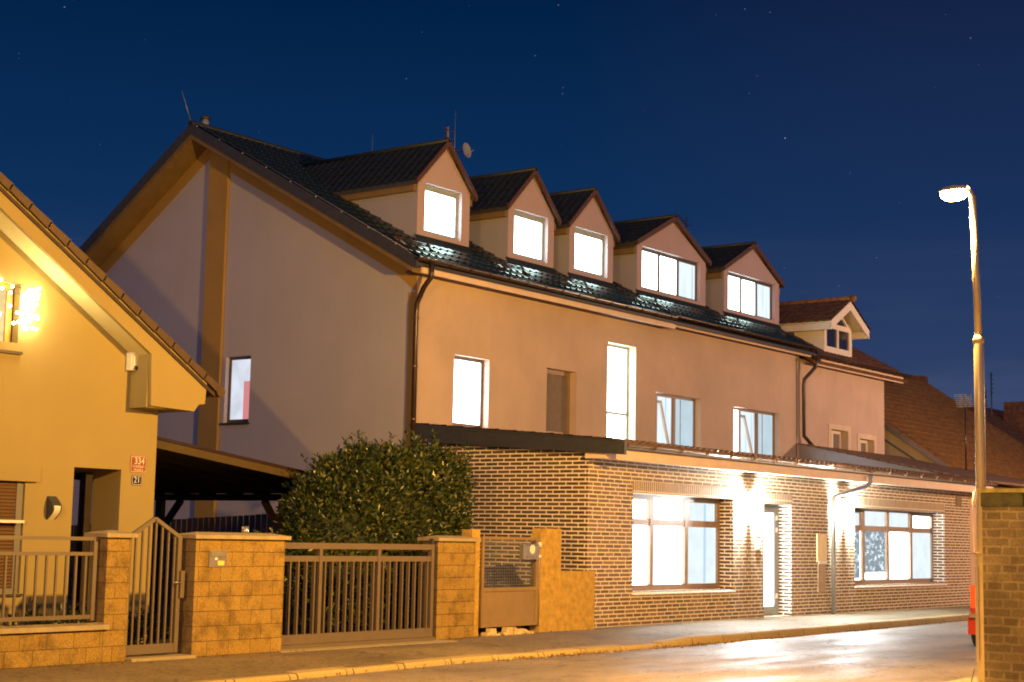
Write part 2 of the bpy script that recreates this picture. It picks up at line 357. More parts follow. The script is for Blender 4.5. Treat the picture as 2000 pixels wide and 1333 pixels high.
def wallgrid(mb, axis, c, u0, u1, z0, z1, holes, depth):
    """sheet on plane axis=c with rectangular holes (ua,ub,za,zb[,depth]) and reveals going +depth"""
    us = sorted({u0, u1, *[h[0] for h in holes], *[h[1] for h in holes]}); zs = sorted({z0, z1, *[h[2] for h in holes], *[h[3] for h in holes]})
    P = (lambda u, d, z: (u, c + d, z)) if axis == 'y' else (lambda u, d, z: (c + d, u, z))
    for a, b in zip(us, us[1:]):
        for p, q in zip(zs, zs[1:]):
            mu, mz = (a + b) / 2, (p + q) / 2
            if any(h[0] < mu < h[1] and h[2] < mz < h[3] for h in holes): continue
            mb.face([P(a, 0, p), P(b, 0, p), P(b, 0, q), P(a, 0, q)])
    for h in holes:
        a, b, p, q = h[:4]; d = h[4] if len(h) > 4 else depth
        mb.face([P(a, 0, p), P(a, d, p), P(a, d, q), P(a, 0, q)]); mb.face([P(b, 0, p), P(b, d, p), P(b, d, q), P(b, 0, q)])
        mb.face([P(a, 0, p), P(b, 0, p), P(b, d, p), P(a, d, p)]); mb.face([P(a, 0, q), P(b, 0, q), P(b, d, q), P(a, d, q)])
    return mb
def tileroof(name, mat, parent, org, ud, vd, W_, Lh, pu, pv, amp, step, sub=6, shape='metal', origin=None):
    """tile surface: org = eave corner, ud along the eave, vd up the slope"""
    org = Vector(org); ud = Vector(ud).normalized(); vd = Vector(vd).normalized(); n = ud.cross(vd).normalized()
    if n.z < 0: n = -n
    nu = max(1, int(round(W_ / pu))) * sub; rows = max(1, int(round(Lh / pv))); mb = MB()
    prof = []
    for i in range(nu + 1):
        ph = (i % sub) / sub
        if shape == 'metal': h = (max(0, cos(2 * pi * ph)) ** 2) if sub > 4 else abs(cos(pi * ph))
        else: h = abs(sin(pi * ph))
        prof.append(h * amp)
    for r in range(rows):
        v0 = Lh * r / rows; v1 = Lh * (r + 1) / rows
        for v, off in ((v0, step), (v1 + .01, 0.0)):
            for i in range(nu + 1):
                extra = 0
                if shape == 'metal' and off: extra = -.05 * (1 - abs((i % sub) / sub - .5) * 4) if .25 < (i % sub) / sub < .75 else 0
                mb.v.append(tuple(org + ud * (W_ * i / nu) + vd * (v + extra) + n * (prof[i] + off)))
    k = nu + 1
    for r in range(rows):
        a = 2 * r * k
        for i in range(nu): mb.f.append((a + i, a + i + 1, a + k + i + 1, a + k + i)); mb.sm.append(False)
        if True:      # riser of the step
            base = len(mb.v)
            v0 = Lh * r / rows
            for i in range(nu + 1): mb.v.append(tuple(org + ud * (W_ * i / nu) + vd * v0 + n * (prof[i] - (.02 if r == 0 else 0))))
            for i in range(nu): mb.f.append((base + i, base + i + 1, a + i + 1, a + i)); mb.sm.append(False)
    return mb.build(name, mat, parent, origin)
def gutter(parent, x0, x1, y, z, r, mat, brackets=0):
    mb = MB(); seg = 8
    for k in range(seg):
        a0 = pi + pi * k / seg; a1 = pi + pi * (k + 1) / seg
        for rr in (r, r - .006):
            mb.face([(x0, y + rr * cos(a0), z + rr * sin(a0)), (x1, y + rr * cos(a0), z + rr * sin(a0)), (x1, y + rr * cos(a1), z + rr * sin(a1)), (x0, y + rr * cos(a1), z + rr * sin(a1))], True)
    mb.tube([(x0, y - r, z), (x1, y - r, z)], .009, 6)
    for x in (x0, x1):
        mb.face([(x, y + r * cos(pi + pi * k / seg), z + r * sin(pi + pi * k / seg)) for k in range(seg + 1)])
    g = mb.build('gutter', mat, parent)
    n = brackets
    for i in range(n):
        x = x0 + (x1 - x0) * (i + .5) / n; q = MB()
        pts = [(x, y + (r + .006) * cos(pi + pi * k / 8), z + (r + .006) * sin(pi + pi * k / 8)) for k in range(9)]
        for a, b in zip(pts, pts[1:]): q.bar(a, b, .022, .006, (1, 0, 0))
        q.bar(pts[0], (x, y - r - .004, z + .03), .022, .006, (1, 0, 0))
        q.build('gutter_bracket', mat, g, WL[parent.name])
    return g
def window(parent, x0, x1, z0, z1, y, frame, pane, mull=(), transoms=(), fw=.06, name='window', sash=.0, sill=None, yf=None, panes=None):
    """frame and panes standing at plane y inside a reveal; mull = fractions across"""
    w = x1 - x0; mb = MB(); d = .06
    mb.box(x0, x1, y, y + d, z0, z0 + fw); mb.box(x0, x1, y, y + d, z1 - fw, z1)
    mb.box(x0, x0 + fw, y, y + d, z0 + fw, z1 - fw); mb.box(x1 - fw, x1, y, y + d, z0 + fw, z1 - fw)
    xs = [x0 + fw] + [x0 + w * f for f in mull] + [x1 - fw]
    for f in mull: mb.box(x0 + w * f - fw * .55, x0 + w * f + fw * .55, y - .004, y + d, z0 + fw, z1 - fw)
    for t in transoms:
        for i in range(len(xs) - 1):
            a = xs[i] + (fw * .55 if i else 0); b = xs[i + 1] - (fw * .55 if i + 1 < len(xs) - 1 else 0)
            mb.box(a, b, y, y + d, z0 + (z1 - z0) * t - fw * .5, z0 + (z1 - z0) * t + fw * .5)
    o = mb.build(name, frame, parent)
    org = WL[parent.name]
    for i in range(len(xs) - 1):
        a = xs[i] + (fw * .55 if i else 0); b = xs[i + 1] - (fw * .55 if i + 1 < len(xs) - 1 else 0)
        zs = [z0 + fw] + [z0 + (z1 - z0) * t for t in transoms] + [z1 - fw]
        for j in range(len(zs) - 1):
            p = zs[j] + (fw * .5 if j else 0); q = zs[j + 1] - (fw * .5 if j + 1 < len(zs) - 1 else 0)
            pm = panes[i] if panes else pane
            B(a, b, y + .03, y + .034, p, q).build('pane', pm, o, org)
    if sill:
        B(x0 - .03, x1 + .03, sill[0], y, z0 - .03, z0 - .004).build('sill', sill[1], o, org)
    return o

# ================================================================ THE SETTING
g = MB(); g.face([(-900, -900, -.20), (1500, -900, -.20), (1500, 1500, -.20), (-900, 1500, -.20)])
tag(g.build('ground', M['earth']), kind='structure')
kerbline = [(-40, 12.0), (8, 12.42), (13, 12.72), (16.3, 12.98), (21.7, 12.88), (27.8, 13.03), (34.2, 13.30), (60, 14.1), (120, 16)]
def ky(x):
    for (a, b), (c, d) in zip(kerbline, kerbline[1:]):
        if a <= x <= c: return b + (d - b) * (x - a) / (c - a)
    return 13
xs = [-40, -20, 0, 8] + [9 + i for i in range(41)] + [60, 80, 120]
g = MB()
for a, b in zip(xs, xs[1:]): g.face([(a, 7.3 + (a - 16) * .04, -.12), (b, 7.3 + (b - 16) * .04, -.12), (b, ky(b) + .02, -.12), (a, ky(a) + .02, -.12)])
tag(g.build('road', M['road']), kind='structure')
g = MB()
for a, b in zip(xs, xs[1:]):
    g.prism([(a, -6, -.19), (a, 7.3 + (a - 16) * .04, -.19), (a, 7.3 + (a - 16) * .04, -.09), (a, -6, -.09)], (b - a, 0, 0)) if False else g.face([(a, -12, -.095), (b, -12, -.095), (b, 7.3 + (b - 16) * .04, -.095), (a, 7.3 + (a - 16) * .04, -.095)])
tag(g.build('near_pavement', M['nearpave']), kind='structure')
g = MB()
for a, b in zip(xs, xs[1:]):
    la = -.010 if a >= 21.4 else -.056; lb = -.010 if b >= 21.4 else -.056
    g.face([(a, ky(a) + .12, la), (b, ky(b) + .12, lb), (b, 14.0, -.004), (a, 14.0, -.004)])
    g.face([(a, 14.0, -.004), (b, 14.0, -.004), (b, 16.5 if b < 60 else 19, -.002), (a, 16.5 if a < 60 else 19, -.002)])
tag(g.build('pavement', M['pavement']), kind='structure')
g = MB(); g.face([(-40, 15.2, -.008), (120, 15.2, -.008), (120, 80, -.008), (-40, 80, -.008)])
tag(g.build('garden_ground', M['garden']), kind='structure')
g = MB()
def kerb_piece(a, b, h0, h1):
    ya, yb = ky(a), ky(b)
    def sec(x, y, h): return [(x, y, -.13), (x, y + .004, h - .03), (x, y + .03, h), (x, y + .21, h + .008), (x, y + .21, -.13)]
    A_ = sec(a + .010, ya, h0); B_ = sec(b - .010, yb, h1); i = len(g.v); g.v += A_ + B_
    for k in range(5): g.f.append((i + k, i + 5 + k, i + 5 + (k + 1) % 5, i + (k + 1) % 5)); g.sm.append(False)
    g.f.append(tuple(i + k for k in range(5))); g.f.append(tuple(i + 5 + k for k in range(5))); g.sm += [False, False]
x = -30.0
while x < 100:
    h = -.055 + random.uniform(-.008, .004) if x < 20.6 else (.0 + random.uniform(-.006, .004))
    h1 = h + random.uniform(-.004, .004)
    if 20.6 <= x < 21.6: h = -.05; h1 = -.0
    kerb_piece(x, x + 1, h, h1); x += 1
tag(g.build('kerb', M['kerb']), kind='structure')

# ================================================================ MAIN BUILDING
GX, MY = 22.453, 19.23
mainb = thing('apartment_house', 'long pale two-storey house with five lit gabled dormers and a dark tiled roof', 'house', (GX, MY, 0))
EZ, EY = 6.53, 18.77; SL = .54; RY, RZ = 25.08, 9.94
X2 = 30.92; X3 = 38.05
hol = [(23.61, 24.70, 3.60, 4.965, .14), (26.65, 27.74, 3.62, 5.0, .17), (28.92, 30.06, 3.25, 5.79, .20)]
w = wallgrid(MB(), 'y', MY, GX, X2, 0, 6.60, hol, .16)
w.build('front_wall', M['facade'], mainb)
hol2 = [(30.97, 33.0, 3.40, 4.86, .16), (34.60, 37.03, 3.40, 4.81, .16)]
wallgrid(MB(), 'y', MY + .03, X2, X3, 0, 6.66, hol2, .16).face([(X2, MY, 0), (X2, MY + .03, 0), (X2, MY + .03, 6.6), (X2, MY, 6.6)]).build('front_wall', M['facade'], mainb)
# gable wall
LY = 30.2; SR = .673
gw = wallgrid(MB(), 'x', GX, MY, LY, 0, 6.0, [(23.62, 24.35, 3.70, 5.06, .16)], .16)
gw.face([(GX, MY, 6.0), (GX, MY, 6.6), (GX, RY, 9.80), (GX, LY, 9.80 - (LY - RY) * SR), (GX, LY, 6.0)])
gw.build('gable_wall', M['gable'], mainb)
wb = MB(); wb.face([(X3, MY, 0), (X3, LY, 0), (X3, LY, 6.2), (X3, RY, 9.7), (X3, MY, 6.6)]); wb.face([(GX, LY, 0), (X3, LY, 0), (X3, LY, 6.4), (GX, LY, 6.4)])
wb.build('rear_wall', M['gable'], mainb)
# ochre band below the verge, pilaster, corner strip
def topz(y): return min(9.94 - .54 * (RY - y), 9.94 - SR * (y - RY)) if True else 0
def topz(y): return RZ - SL * (RY - y) if y < RY else RZ - SR * (y - RY)
bd = MB()
bd.prism([(GX, 19.24, topz(19.24) - .1), (GX, 19.24, 6.02), (GX, 19.75, 6.42), (GX, RY - .3, topz(RY - .3) - .64), (GX, RY, topz(RY) - .60), (GX, LY, topz(LY) - .62), (GX, LY, topz(LY) - .1), (GX, RY, topz(RY) - .1)], (-.012, 0, 0))
bd.build('gable_band', M['ochre'], mainb)
MB().box(GX - .08, GX - .013, 24.45, 25.02, 0, 8.95).prism([(GX - .08, 24.45, 8.95), (GX - .08, 24.45, topz(24.45) - .31), (GX - .08, 25.02, topz(25.02) - .31), (GX - .08, 25.02, 8.95)], (.067, 0, 0)).build('pilaster', M['ochre'], mainb)
B(GX - .016, GX - .002, 19.232, 19.42, 0, 6.02).build('corner_strip', M['ochre'], mainb)
# gable window
gwn = MB()
for a in ((23.62, 23.67, 3.70, 5.06), (24.30, 24.35, 3.70, 5.06), (23.67, 24.30, 3.70, 3.77), (23.67, 24.30, 5.0, 5.06)): gwn.box(GX + .10, GX + .16, *a)
gwo = gwn.build('window', M['dframe'], mainb)
B(GX + .13, GX + .135, 23.67, 23.93, 3.77, 4.55).build('pane', M['pane_pink'], gwo, WL[mainb.name])
B(GX + .13, GX + .135, 23.67, 23.93, 4.551, 5.0).build('pane', M['pane_grey'], gwo, WL[mainb.name])
B(GX + .13, GX + .135, 23.931, 24.30, 3.77, 5.0).build('pane', M['pane_grey'], gwo, WL[mainb.name])
B(GX - .06, GX + .1, 23.58, 24.39, 3.66, 3.695).build('sill', M['flash'], gwo, WL[mainb.name])
# roof
VX = 21.85
sl = sqrt((RY - EY) ** 2 + (RZ - EZ) ** 2)
tileroof('roof', M['darkroof'], mainb, (VX + .06, EY - .02, EZ + .01), (1, 0, 0), (0, RY - EY, RZ - EZ), X2 - VX + .0, sl, .21, .34, .022, .034, sub=8)
tileroof('roof', M['darkroof'], mainb, (X2 - .06, EY + .08, EZ + .07), (1, 0, 0), (0, RY - EY - .1, RZ - EZ - .06), X3 + .2 - X2, sl - .1, .21, .34, .022, .034, sub=8)
rs = MB()
EYB, EZB = 30.8, RZ - SR * (30.8 - RY)
rs.prism([(VX + .06, EY + .02, EZ - .13), (VX + .06, RY, RZ - .13), (VX + .06, EYB, EZB - .13), (VX + .06, EYB, EZB - .02), (VX + .06, RY, RZ - .02), (VX + .06, EY + .02, EZ - .06)], (X3 + .14 - VX - .06, 0, 0))
rs.build('roof_deck', M['flash'], mainb)
so = MB()
so.prism([(VX + .03, EY + .1, EZ - .24), (VX + .03, RY, RZ - .30), (VX + .03, EYB, EZB - .30), (VX + .03, EYB, EZB - .14), (VX + .03, RY, RZ - .14), (VX + .03, EY + .1, EZ - .135)], (GX - VX + .1, 0, 0))
so.build('verge_soffit', M['ochrewood'], mainb)
for (ya, za, yb, zb) in ((EY - .02, EZ, RY, RZ), (RY, RZ, EYB, EZB)):
    MB().prism([(VX, ya, za - .19), (VX, yb, zb - .19), (VX, yb, zb + .03), (VX, ya, za + .03)], (.05, 0, 0)).build('verge_flashing', M['flash'], mainb)
MB().prism([(X3 + .15, EY + .1, EZ - .1), (X3 + .15, RY, RZ - .16), (X3 + .15, RY, RZ + .02), (X3 + .15, EY + .1, EZ + .06)], (.05, 0, 0)).build('verge_flashing', M['flash'], mainb)
MB().tube([(VX, RY, RZ + .03), (X3 + .2, RY, RZ + .0)], .07, 8).build('ridge_cap', M['darkroof2'], mainb)
lw = MB(); lw.tube([(VX - .0, EY + .2, EZ + .17), (VX - .0, RY, RZ + .09)], .006, 5)
for k in range(9):
    y = EY + .5 + k * .7; lw.ball((VX, y, EZ + .16 + (y - EY - .2) * .54 - .01), .02, 6, 4)
lw.build('lightning_wire', M['galv'], mainb)
# eaves: fascia and gutters
B(GX - .35, X2 + .16, EY + .05, EY + .09, 6.30, 6.47).build('fascia', M['fascia'], mainb)
B(X2 + .17, X3 + .12, EY + .15, EY + .19, 6.375, 6.53).build('fascia', M['fascia'], mainb)
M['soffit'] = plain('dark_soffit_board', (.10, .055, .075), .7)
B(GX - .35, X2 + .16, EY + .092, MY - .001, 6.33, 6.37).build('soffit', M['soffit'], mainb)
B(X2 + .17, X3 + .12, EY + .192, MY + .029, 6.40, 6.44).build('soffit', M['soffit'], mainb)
gutter(mainb, VX, X2 + .05, EY - .035, EZ + .02, .062, M['gutter'], 15)
gutter(mainb, X2 - .0, X3 + .22, EY + .075, EZ + .085, .062, M['gutter'], 12)
# downpipe at the corner, with clips
dp = MB(); dp.tube([(22.28, EY - .03, 6.52), (22.28, EY - .02, 6.24), (22.30, 18.95, 6.05), (22.33, 19.12, 5.78), (22.34, 19.14, 5.6), (22.34, 19.14, 0)], .05, 10)
dpo = dp.build('downpipe', M['gutter'], mainb)
for z in (5.5, 4.6, 3.62): MB().tube([(22.34, 19.14, z - .02), (22.34, 19.14, z + .02)], .058, 10).build('pipe_clip', M['copper'], dpo, WL[mainb.name])
dp = MB(); dp.tube([(38.32, EY + .08, 6.55), (38.32, EY + .08, 6.25), (38.30, EY + .1, 6.12), (38.12, 19.1, 5.80), (38.12, 19.12, 5.66), (38.12, 19.12, 4.30), (38.35, 18.95, 4.0), (38.6, 18.75, 3.75)], .05, 10)
dp.box(38.23, 38.41, EY + .0, EY + .18, 6.27, 6.50)
dp.build('downpipe', M['gutter'], mainb)
MB().tube([(37.86, MY - .02, 6.3), (37.86, MY - .02, 3.4)], .008, 6).build('lightning_wire', M['gutter'], mainb)
# windows of the upper floor
window(mainb, 23.61, 24.70, 3.60, 4.965, MY + .14, M['dframe'], M['pane_cool'], sill=(MY - .04, M['flash']), fw=.07)
window(mainb, 26.65, 27.74, 3.62, 5.0, MY + .17, M['bframe'], M['curtain'], sill=(MY - .04, M['flash']), fw=.09)
window(mainb, 28.92, 30.06, 3.25, 5.79, MY + .20, M['gframe'], M['pane'], transoms=(.40,), fw=.06)
def tilt_window(x0, x1, z0, z1, y, f1, f2, lean):
    """three-light window, the middle casement tilted inwards"""
    org = WL[mainb.name]; w = x1 - x0; mb = MB(); fw = .055
    mb.box(x0, x1, y, y + .06, z0, z0 + fw); mb.box(x0, x1, y, y + .06, z1 - fw, z1); mb.box(x0, x0 + fw * .4, y, y + .06, z0 + fw, z1 - fw); mb.box(x1 - fw, x1, y, y + .06, z0 + fw, z1 - fw)
    for f in (f1, f2): mb.box(x0 + w * f - .045, x0 + w * f + .045, y - .004, y + .06, z0 + fw, z1 - fw)
    o = mb.build('window', M['bframe'], mainb)
    a, b = x0 + w * f1 + .045, x0 + w * f2 - .045
    B(x0 + .022, x0 + w * f1 - .045, y + .03, y + .034, z0 + fw, z1 - fw).build('pane', M['pane_cool'], o, org)
    B(a - .2, x1 + .9, y + .62, y + .624, z0 - .1, z1 + .1).build('lit_room', M['pane_soft'], o, org)
    B(x0 + w * f2 + .045, x1 - fw, y + .03, y + .034, z0 + fw, z1 - fw).build('pane', M['pane_dim'], o, org)
    s = MB(); zt = z1 - fw - .05; zb = z0 + fw; 
    def P(x, z): return (x, y + .05 + (z - zb) / (zt - zb) * lean, z)
    for xx in (a + .03, b - .03): s.bar(P(xx, zb), P(xx, zt), .06, .05, (0, 1, 0))
    for zz in (zb + .03, zt - .03): s.bar(P(a, zz), P(b, zz), .06, .05, (0, 1, 0))
    so = s.build('casement', M['white'], o, org)
    h = MB(); q = P(b - .03, (zb + zt) / 2 + .02); h.box(q[0] - .015, q[0] + .015, q[1] - .05, q[1] - .03, q[2] - .1, q[2] + .03)
    c = B(x0 + w * f2 + .30, x0 + w * f2 + .33, y + .024, y + .028, z0 + fw, z1 - fw); c.build('curtain_edge', M['greystrip'], o, org)
tilt_window(30.97, 33.0, 3.40, 4.86, MY + .19, .13, .53, .30)
tilt_window(34.60, 37.03, 3.40, 4.81, MY + .19, .24, .62, .30)

# dormers
DY = 19.90
def dormer(x0, x1, apz, wx0, wx1, kind):
    org = WL[mainb.name]; zt = 8.47; xc = (x0 + x1) / 2; zb = 7.22
    yb_ = lambda z: EY + (z - EZ) / SL
    f = wallgrid(MB(), 'y', DY, x0, x1, zb, zt, [(wx0, wx1, 7.385, 8.375, .10)], .1)
    f.face([(x0, DY, zt), (x1, DY, zt), (xc, DY, apz)])
    d = f.build('dormer', M['dormer'], mainb)
    for x in (x0, x1):
        s = .001 if x == x0 else -.001
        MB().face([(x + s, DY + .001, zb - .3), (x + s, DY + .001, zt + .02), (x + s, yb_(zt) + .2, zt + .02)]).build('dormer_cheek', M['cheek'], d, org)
    # soffit box along both eaves
    MB().prism([(x0 - .10, DY + .02, zt - .31), (x0 + .0, DY + .02, zt - .31), (x0 + .0, DY + .02, zt - .09), (x0 - .10, DY + .02, zt - .19)], (0, yb_(zt) - DY, 0)).build('dormer_eave', M['ochrewood'], d, org)
    MB().prism([(x1 + .10, DY + .02, zt - .31), (x1, DY + .02, zt - .31), (x1, DY + .02, zt - .09), (x1 + .10, DY + .02, zt - .19)], (0, yb_(zt) - DY, 0)).build('dormer_eave', M['ochrewood'], d, org)
    # roof slopes
    ra = apz + .10; slope = (ra - zt) / (xc - x0); ov = .13; yback = yb_(ra) + .15
    for sg, xa in ((-1, x0), (1, x1)):
        ex = xa + sg * ov; ez = ra - slope * (abs(xc - ex))
        Ls = sqrt((xc - ex) ** 2 + (ra - ez) ** 2)
        tileroof('dormer_roof', M['darkroof2'], d, (ex, DY - .06, ez + .02), (0, 1, 0), (xc - ex, 0, ra - ez), yback - DY + .06, Ls, .21, .33, .018, .022, origin=org)
        k = MB(); k.prism([(ex, DY - .05, ez - .07), (ex, DY - .05, ez + .012), (xc, DY - .05, ra + .012), (xc, DY - .05, ra - .07)], (0, yback - DY, 0))
        k.build('dormer_roof_deck', M['flash'], d, org)
        v = MB(); v.prism([(ex - sg * 0, DY - .10, ez - .07), (ex, DY - .10, ez + .055), (xc, DY - .10, ra + .06), (xc, DY - .10, ra - .07)], (0, .04, 0))
        v.build('dormer_verge', M['verge'], d, org)
        q = MB(); q.prism([(xa + sg * .10, DY - .04, zt - .04), (xa + sg * .0, DY - .04, zt - .02), (xc, DY - .04, apz), (xc, DY - .04, ra - .07), (xa + sg * .12, DY - .04, ra - .07 - slope * abs(xc - xa - sg * .12))], (0, .037, 0))
        q.build('dormer_verge_board', M['ochrewood'], d, org)
    MB().tube([(xc, DY - .1, ra + .05), (xc, yback, ra + .05)], .045, 8).build('dormer_ridge', M['darkroof2'], d, org)
    # flashing apron under the front
    a = MB(); a.prism([(x0 - .05, DY - .07, EZ + (DY - .07 - EY) * SL + .04), (x1 + .05, DY - .07, EZ + (DY - .07 - EY) * SL + .04), (x1 + .05, DY - .004, 7.29), (x0 - .05, DY - .004, 7.29)], (0, 0, .015))
    a.build('dormer_apron', M['darkroof2'], d, org)
    if kind == 1:
        fr = window_part(d, wx0, wx1, 7.385, 8.375, DY + .10, M['gframe'], (), [M['pane']], .075)
    else:
        fr = window_part(d, wx0, wx1, 7.385, 8.375, DY + .10, M['dframe'], (.335, .66), [M['pane'], M['pane'], M['pane_soft']], .05)
    return d
def window_part(d, x0, x1, z0, z1, y, frame, mull, panes, fw):
    org = WL[mainb.name]; w = x1 - x0; mb = MB()
    mb.box(x0, x1, y, y + .06, z0, z0 + fw); mb.box(x0, x1, y, y + .06, z1 - fw * 1.6, z1)
    mb.box(x0, x0 + fw, y, y + .06, z0 + fw, z1 - fw * 1.6); mb.box(x1 - fw, x1, y, y + .06, z0 + fw, z1 - fw * 1.6)
    for f in mull: mb.box(x0 + w * f - .045, x0 + w * f + .045, y - .004, y + .06, z0 + fw, z1 - fw * 1.6)
    mb.build('window_frame', frame, d, org)
    xs = [x0 + fw] + [x0 + w * f for f in mull] + [x1 - fw]
    for i in range(len(xs) - 1): B(xs[i] + (.045 if i else 0), xs[i + 1] - (.045 if i < len(xs) - 2 else 0), y + .03, y + .034, z0 + fw, z1 - fw * 1.6).build('pane', panes[i], d, org)
dormer(23.17, 24.80, 9.19, 23.40, 24.54, 1)
dormer(26.10, 27.75, 9.19, 26.32, 27.52, 1)
dormer(28.34, 30.09, 9.19, 28.56, 29.86, 1)
dormer(31.11, 34.29, 9.17, 31.34, 34.03, 3)
dormer(35.22, 38.22, 9.15, 35.45, 37.98, 3)
# snow guards
def roofz(y): return EZ + (y - EY) * SL
for (xa, xb) in ((21.95, 23.0), (24.95, 26.0), (27.4, 28.3), (30.15, 31.2), (34.2, 35.1), (37.2, 38.1)):
    y = 19.42; z = roofz(y); s = MB()
    s.tube([(xa, y - .02, z + .13), (xb, y - .02, z + .13)], .014, 6); s.tube([(xa, y - .06, z + .08), (xb, y - .06, z + .08)], .014, 6)
    for x in (xa + .08, xb - .08):
        s.bar((x, y + .18, z + .13), (x, y - .16, z - .06), .03, .02); s.bar((x, y - .02, z + .16), (x, y - .10, z + .0), .05, .02); s.bar((x, y - .1, z + .05), (x, y - .2, z - .02), .07, .03)
    s.build('snow_guard', M['gutter'], mainb)
# vents and masts on the ridge
v = MB(); v.tube([(22.5, 25.35, 9.6), (22.5, 25.35, 10.22)], .075, 10); vo = v.build('vent_pipe', M['dishm'], mainb)
MB().tube([(22.5, 25.35, 10.22), (22.5, 25.35, 10.28), (22.5, 25.35, 10.31)], .1, 10, radii=[.11, .11, .05]).build('vent_cap', M['flash'], vo, WL[mainb.name])
MB().tube([(21.86, RY, 10.0), (21.62, RY + .05, 10.62)], .010, 5, radii=[.012, .006]).build('lightning_rod', M['galv'], mainb)
MB().tube([(27.5, RY, 9.9), (27.5, RY, 10.95)], .010, 5, radii=[.012, .006]).build('lightning_rod', M['galv'], mainb)
MB().box(21.9, 22.5, 29.2, 29.45, 7.20, 7.28).build('roof_step', M['flash'], mainb)

# antenna mast with dish
at_ = thing('satellite_antenna', 'grey satellite dish on a lattice bracket beside the first dormer ridge', 'antenna', (29.9, 24.6, 9.7))
a = MB(); a.tube([(29.75, 24.6, 9.6), (29.72, 24.6, 11.55)], .03, 6); a.build('mast', M['dishm'], at_)
a = MB()
for z in (10.9, 11.1, 11.3, 11.5): a.bar((29.58, 24.6, z), (29.92, 24.55, z - .06), .02, .02)
a.bar((29.6, 24.6, 11.55), (29.85, 24.6, 10.8), .02, .02); a.bar((29.7, 24.6, 10.95), (30.15, 24.45, 11.0), .04, .04); a.build('lattice_aerial', M['verge'], at_)
d_ = MB(); cdir = Vector((.1, -.99, .12)).normalized(); cc = Vector((30.16, 24.35, 11.02)); uu = cdir.cross(Vector((0, 0, 1))).normalized(); ww = uu.cross(cdir)
rings = [[cc + (uu * cos(2 * pi * j / 20) + ww * sin(2 * pi * j / 20)) * r + cdir * (r * r * .55) for j in range(20)] for r in (.001, .07, .13, .19)]
for r_a, r_b in zip(rings, rings[1:]):
    for j in range(20): d_.face([r_a[j], r_a[(j + 1) % 20], r_b[(j + 1) % 20], r_b[j]], True)
d_.tube([cc + ww * -.18, cc + cdir * .2 + ww * -.03], .008, 5); d_.build('dish', M['dishm'], at_)
MB().tube([(30.0, 24.6, 10.4), (30.0, 24.6, 12.05)], .012, 5, radii=[.014, .006]).build('rod', M['galv'], at_)
an = thing('tv_aerial', 'faint tv aerial standing behind the fourth dormer ridge', 'antenna', (41.9, 25, 8))
a = MB(); a.tube([(41.9, 25, 8), (41.9, 25, 11.5)], .02, 5); a.build('mast', M['flash'], an)
a = MB(); a.bar((41.35, 25, 11.42), (42.15, 25.1, 11.22), .025, .025)
for k in range(5): x = 41.4 + k * .16; a.bar((x, 24.85, 11.40 - k * .05), (x, 25.25, 11.42 - k * .05), .012, .012)
a.build('boom', M['flash'], an)

# ================================================================ BRICK EXTENSION
CX, CY = 22.503, 15.336; AX1 = 39.9; AT = 3.0
ann = thing('brick_extension', 'single-storey brick extension with white mortar, lit windows and a glass door', 'building', (CX, CY, 0))
H1 = (23.93, 27.54, .585, 2.318, .30); H2 = (33.02, 38.21, .590, 2.300, .30); HD = (28.80, 30.0, .01, 2.27, .30)
wallgrid(MB(), 'y', CY, CX, AX1, -.05, AT + .06, [H1, H2, HD], .3).build('front_wall', M['brick_x'], ann)
# reveal faces in side-brick material
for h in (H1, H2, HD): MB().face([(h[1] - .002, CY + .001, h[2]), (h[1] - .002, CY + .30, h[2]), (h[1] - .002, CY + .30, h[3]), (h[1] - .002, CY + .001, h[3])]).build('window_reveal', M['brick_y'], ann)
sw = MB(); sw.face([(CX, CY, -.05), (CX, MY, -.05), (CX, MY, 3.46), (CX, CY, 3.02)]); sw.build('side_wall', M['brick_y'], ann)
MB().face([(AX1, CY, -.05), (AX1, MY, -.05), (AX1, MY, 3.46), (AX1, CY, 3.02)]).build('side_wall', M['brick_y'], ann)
for h in (H1, H2, HD): MB().box(h[0] - .02, h[1] + .02, CY - .004, CY + .002, h[3] + .001, h[3] + .215).build('soldier_course', M['soldier'], ann)
# roof
tileroof('roof', M['copper'], ann, (22.42, 14.80, 3.150), (1, 0, 0), (0, MY - 14.80, .38), 39.9 - 22.42, sqrt((MY - 14.8) ** 2 + .16), .21, .40, .028, .02, sub=6)
rd = MB(); rd.prism([(22.42, 14.84, 3.03), (22.42, MY, 3.44), (22.42, MY, 3.50), (22.42, 14.84, 3.10)], (17.45, 0, 0)); rd.build('roof_deck', M['flash'], ann)
vf = MB(); vf.prism([(22.34, 14.50, 2.90), (22.34, 19.21, 3.215), (22.34, 19.18, 3.48), (22.34, 14.50, 3.12)], (.07, 0, 0)); vf.prism([(22.34, 14.5, 3.125), (22.34, 19.22, 3.485), (22.34, 19.22, 3.545), (22.34, 14.5, 3.14)], (.16, 0, 0))
vf.build('verge_flashing', M['flash'], ann)
B(22.43, AX1 + .6, 14.93, 14.965, 2.845, 3.03).build('fascia', M['fascia'], ann)
B(22.40, 22.428, 14.92, CY - .002, 2.85, 3.0).build('fascia', M['fascia'], ann)
B(22.43, AX1 + .6, 14.966, CY - .001, 2.86, 2.885).build('soffit', M['fascia'], ann)
gutter(ann, 22.46, AX1 + .6, 14.85, 3.13, .066, M['copper'], 20)
dpm = MB(); dpm.tube([(32.82, 14.85, 3.0), (32.82, 14.85, 2.86), (32.72, 14.90, 2.76), (32.0, 15.20, 2.56), (31.85, 15.26, 2.50), (31.82, 15.27, 2.4), (31.82, 15.27, -.02)], .05, 12)
dpo = dpm.build('downpipe', M['galv'], ann)
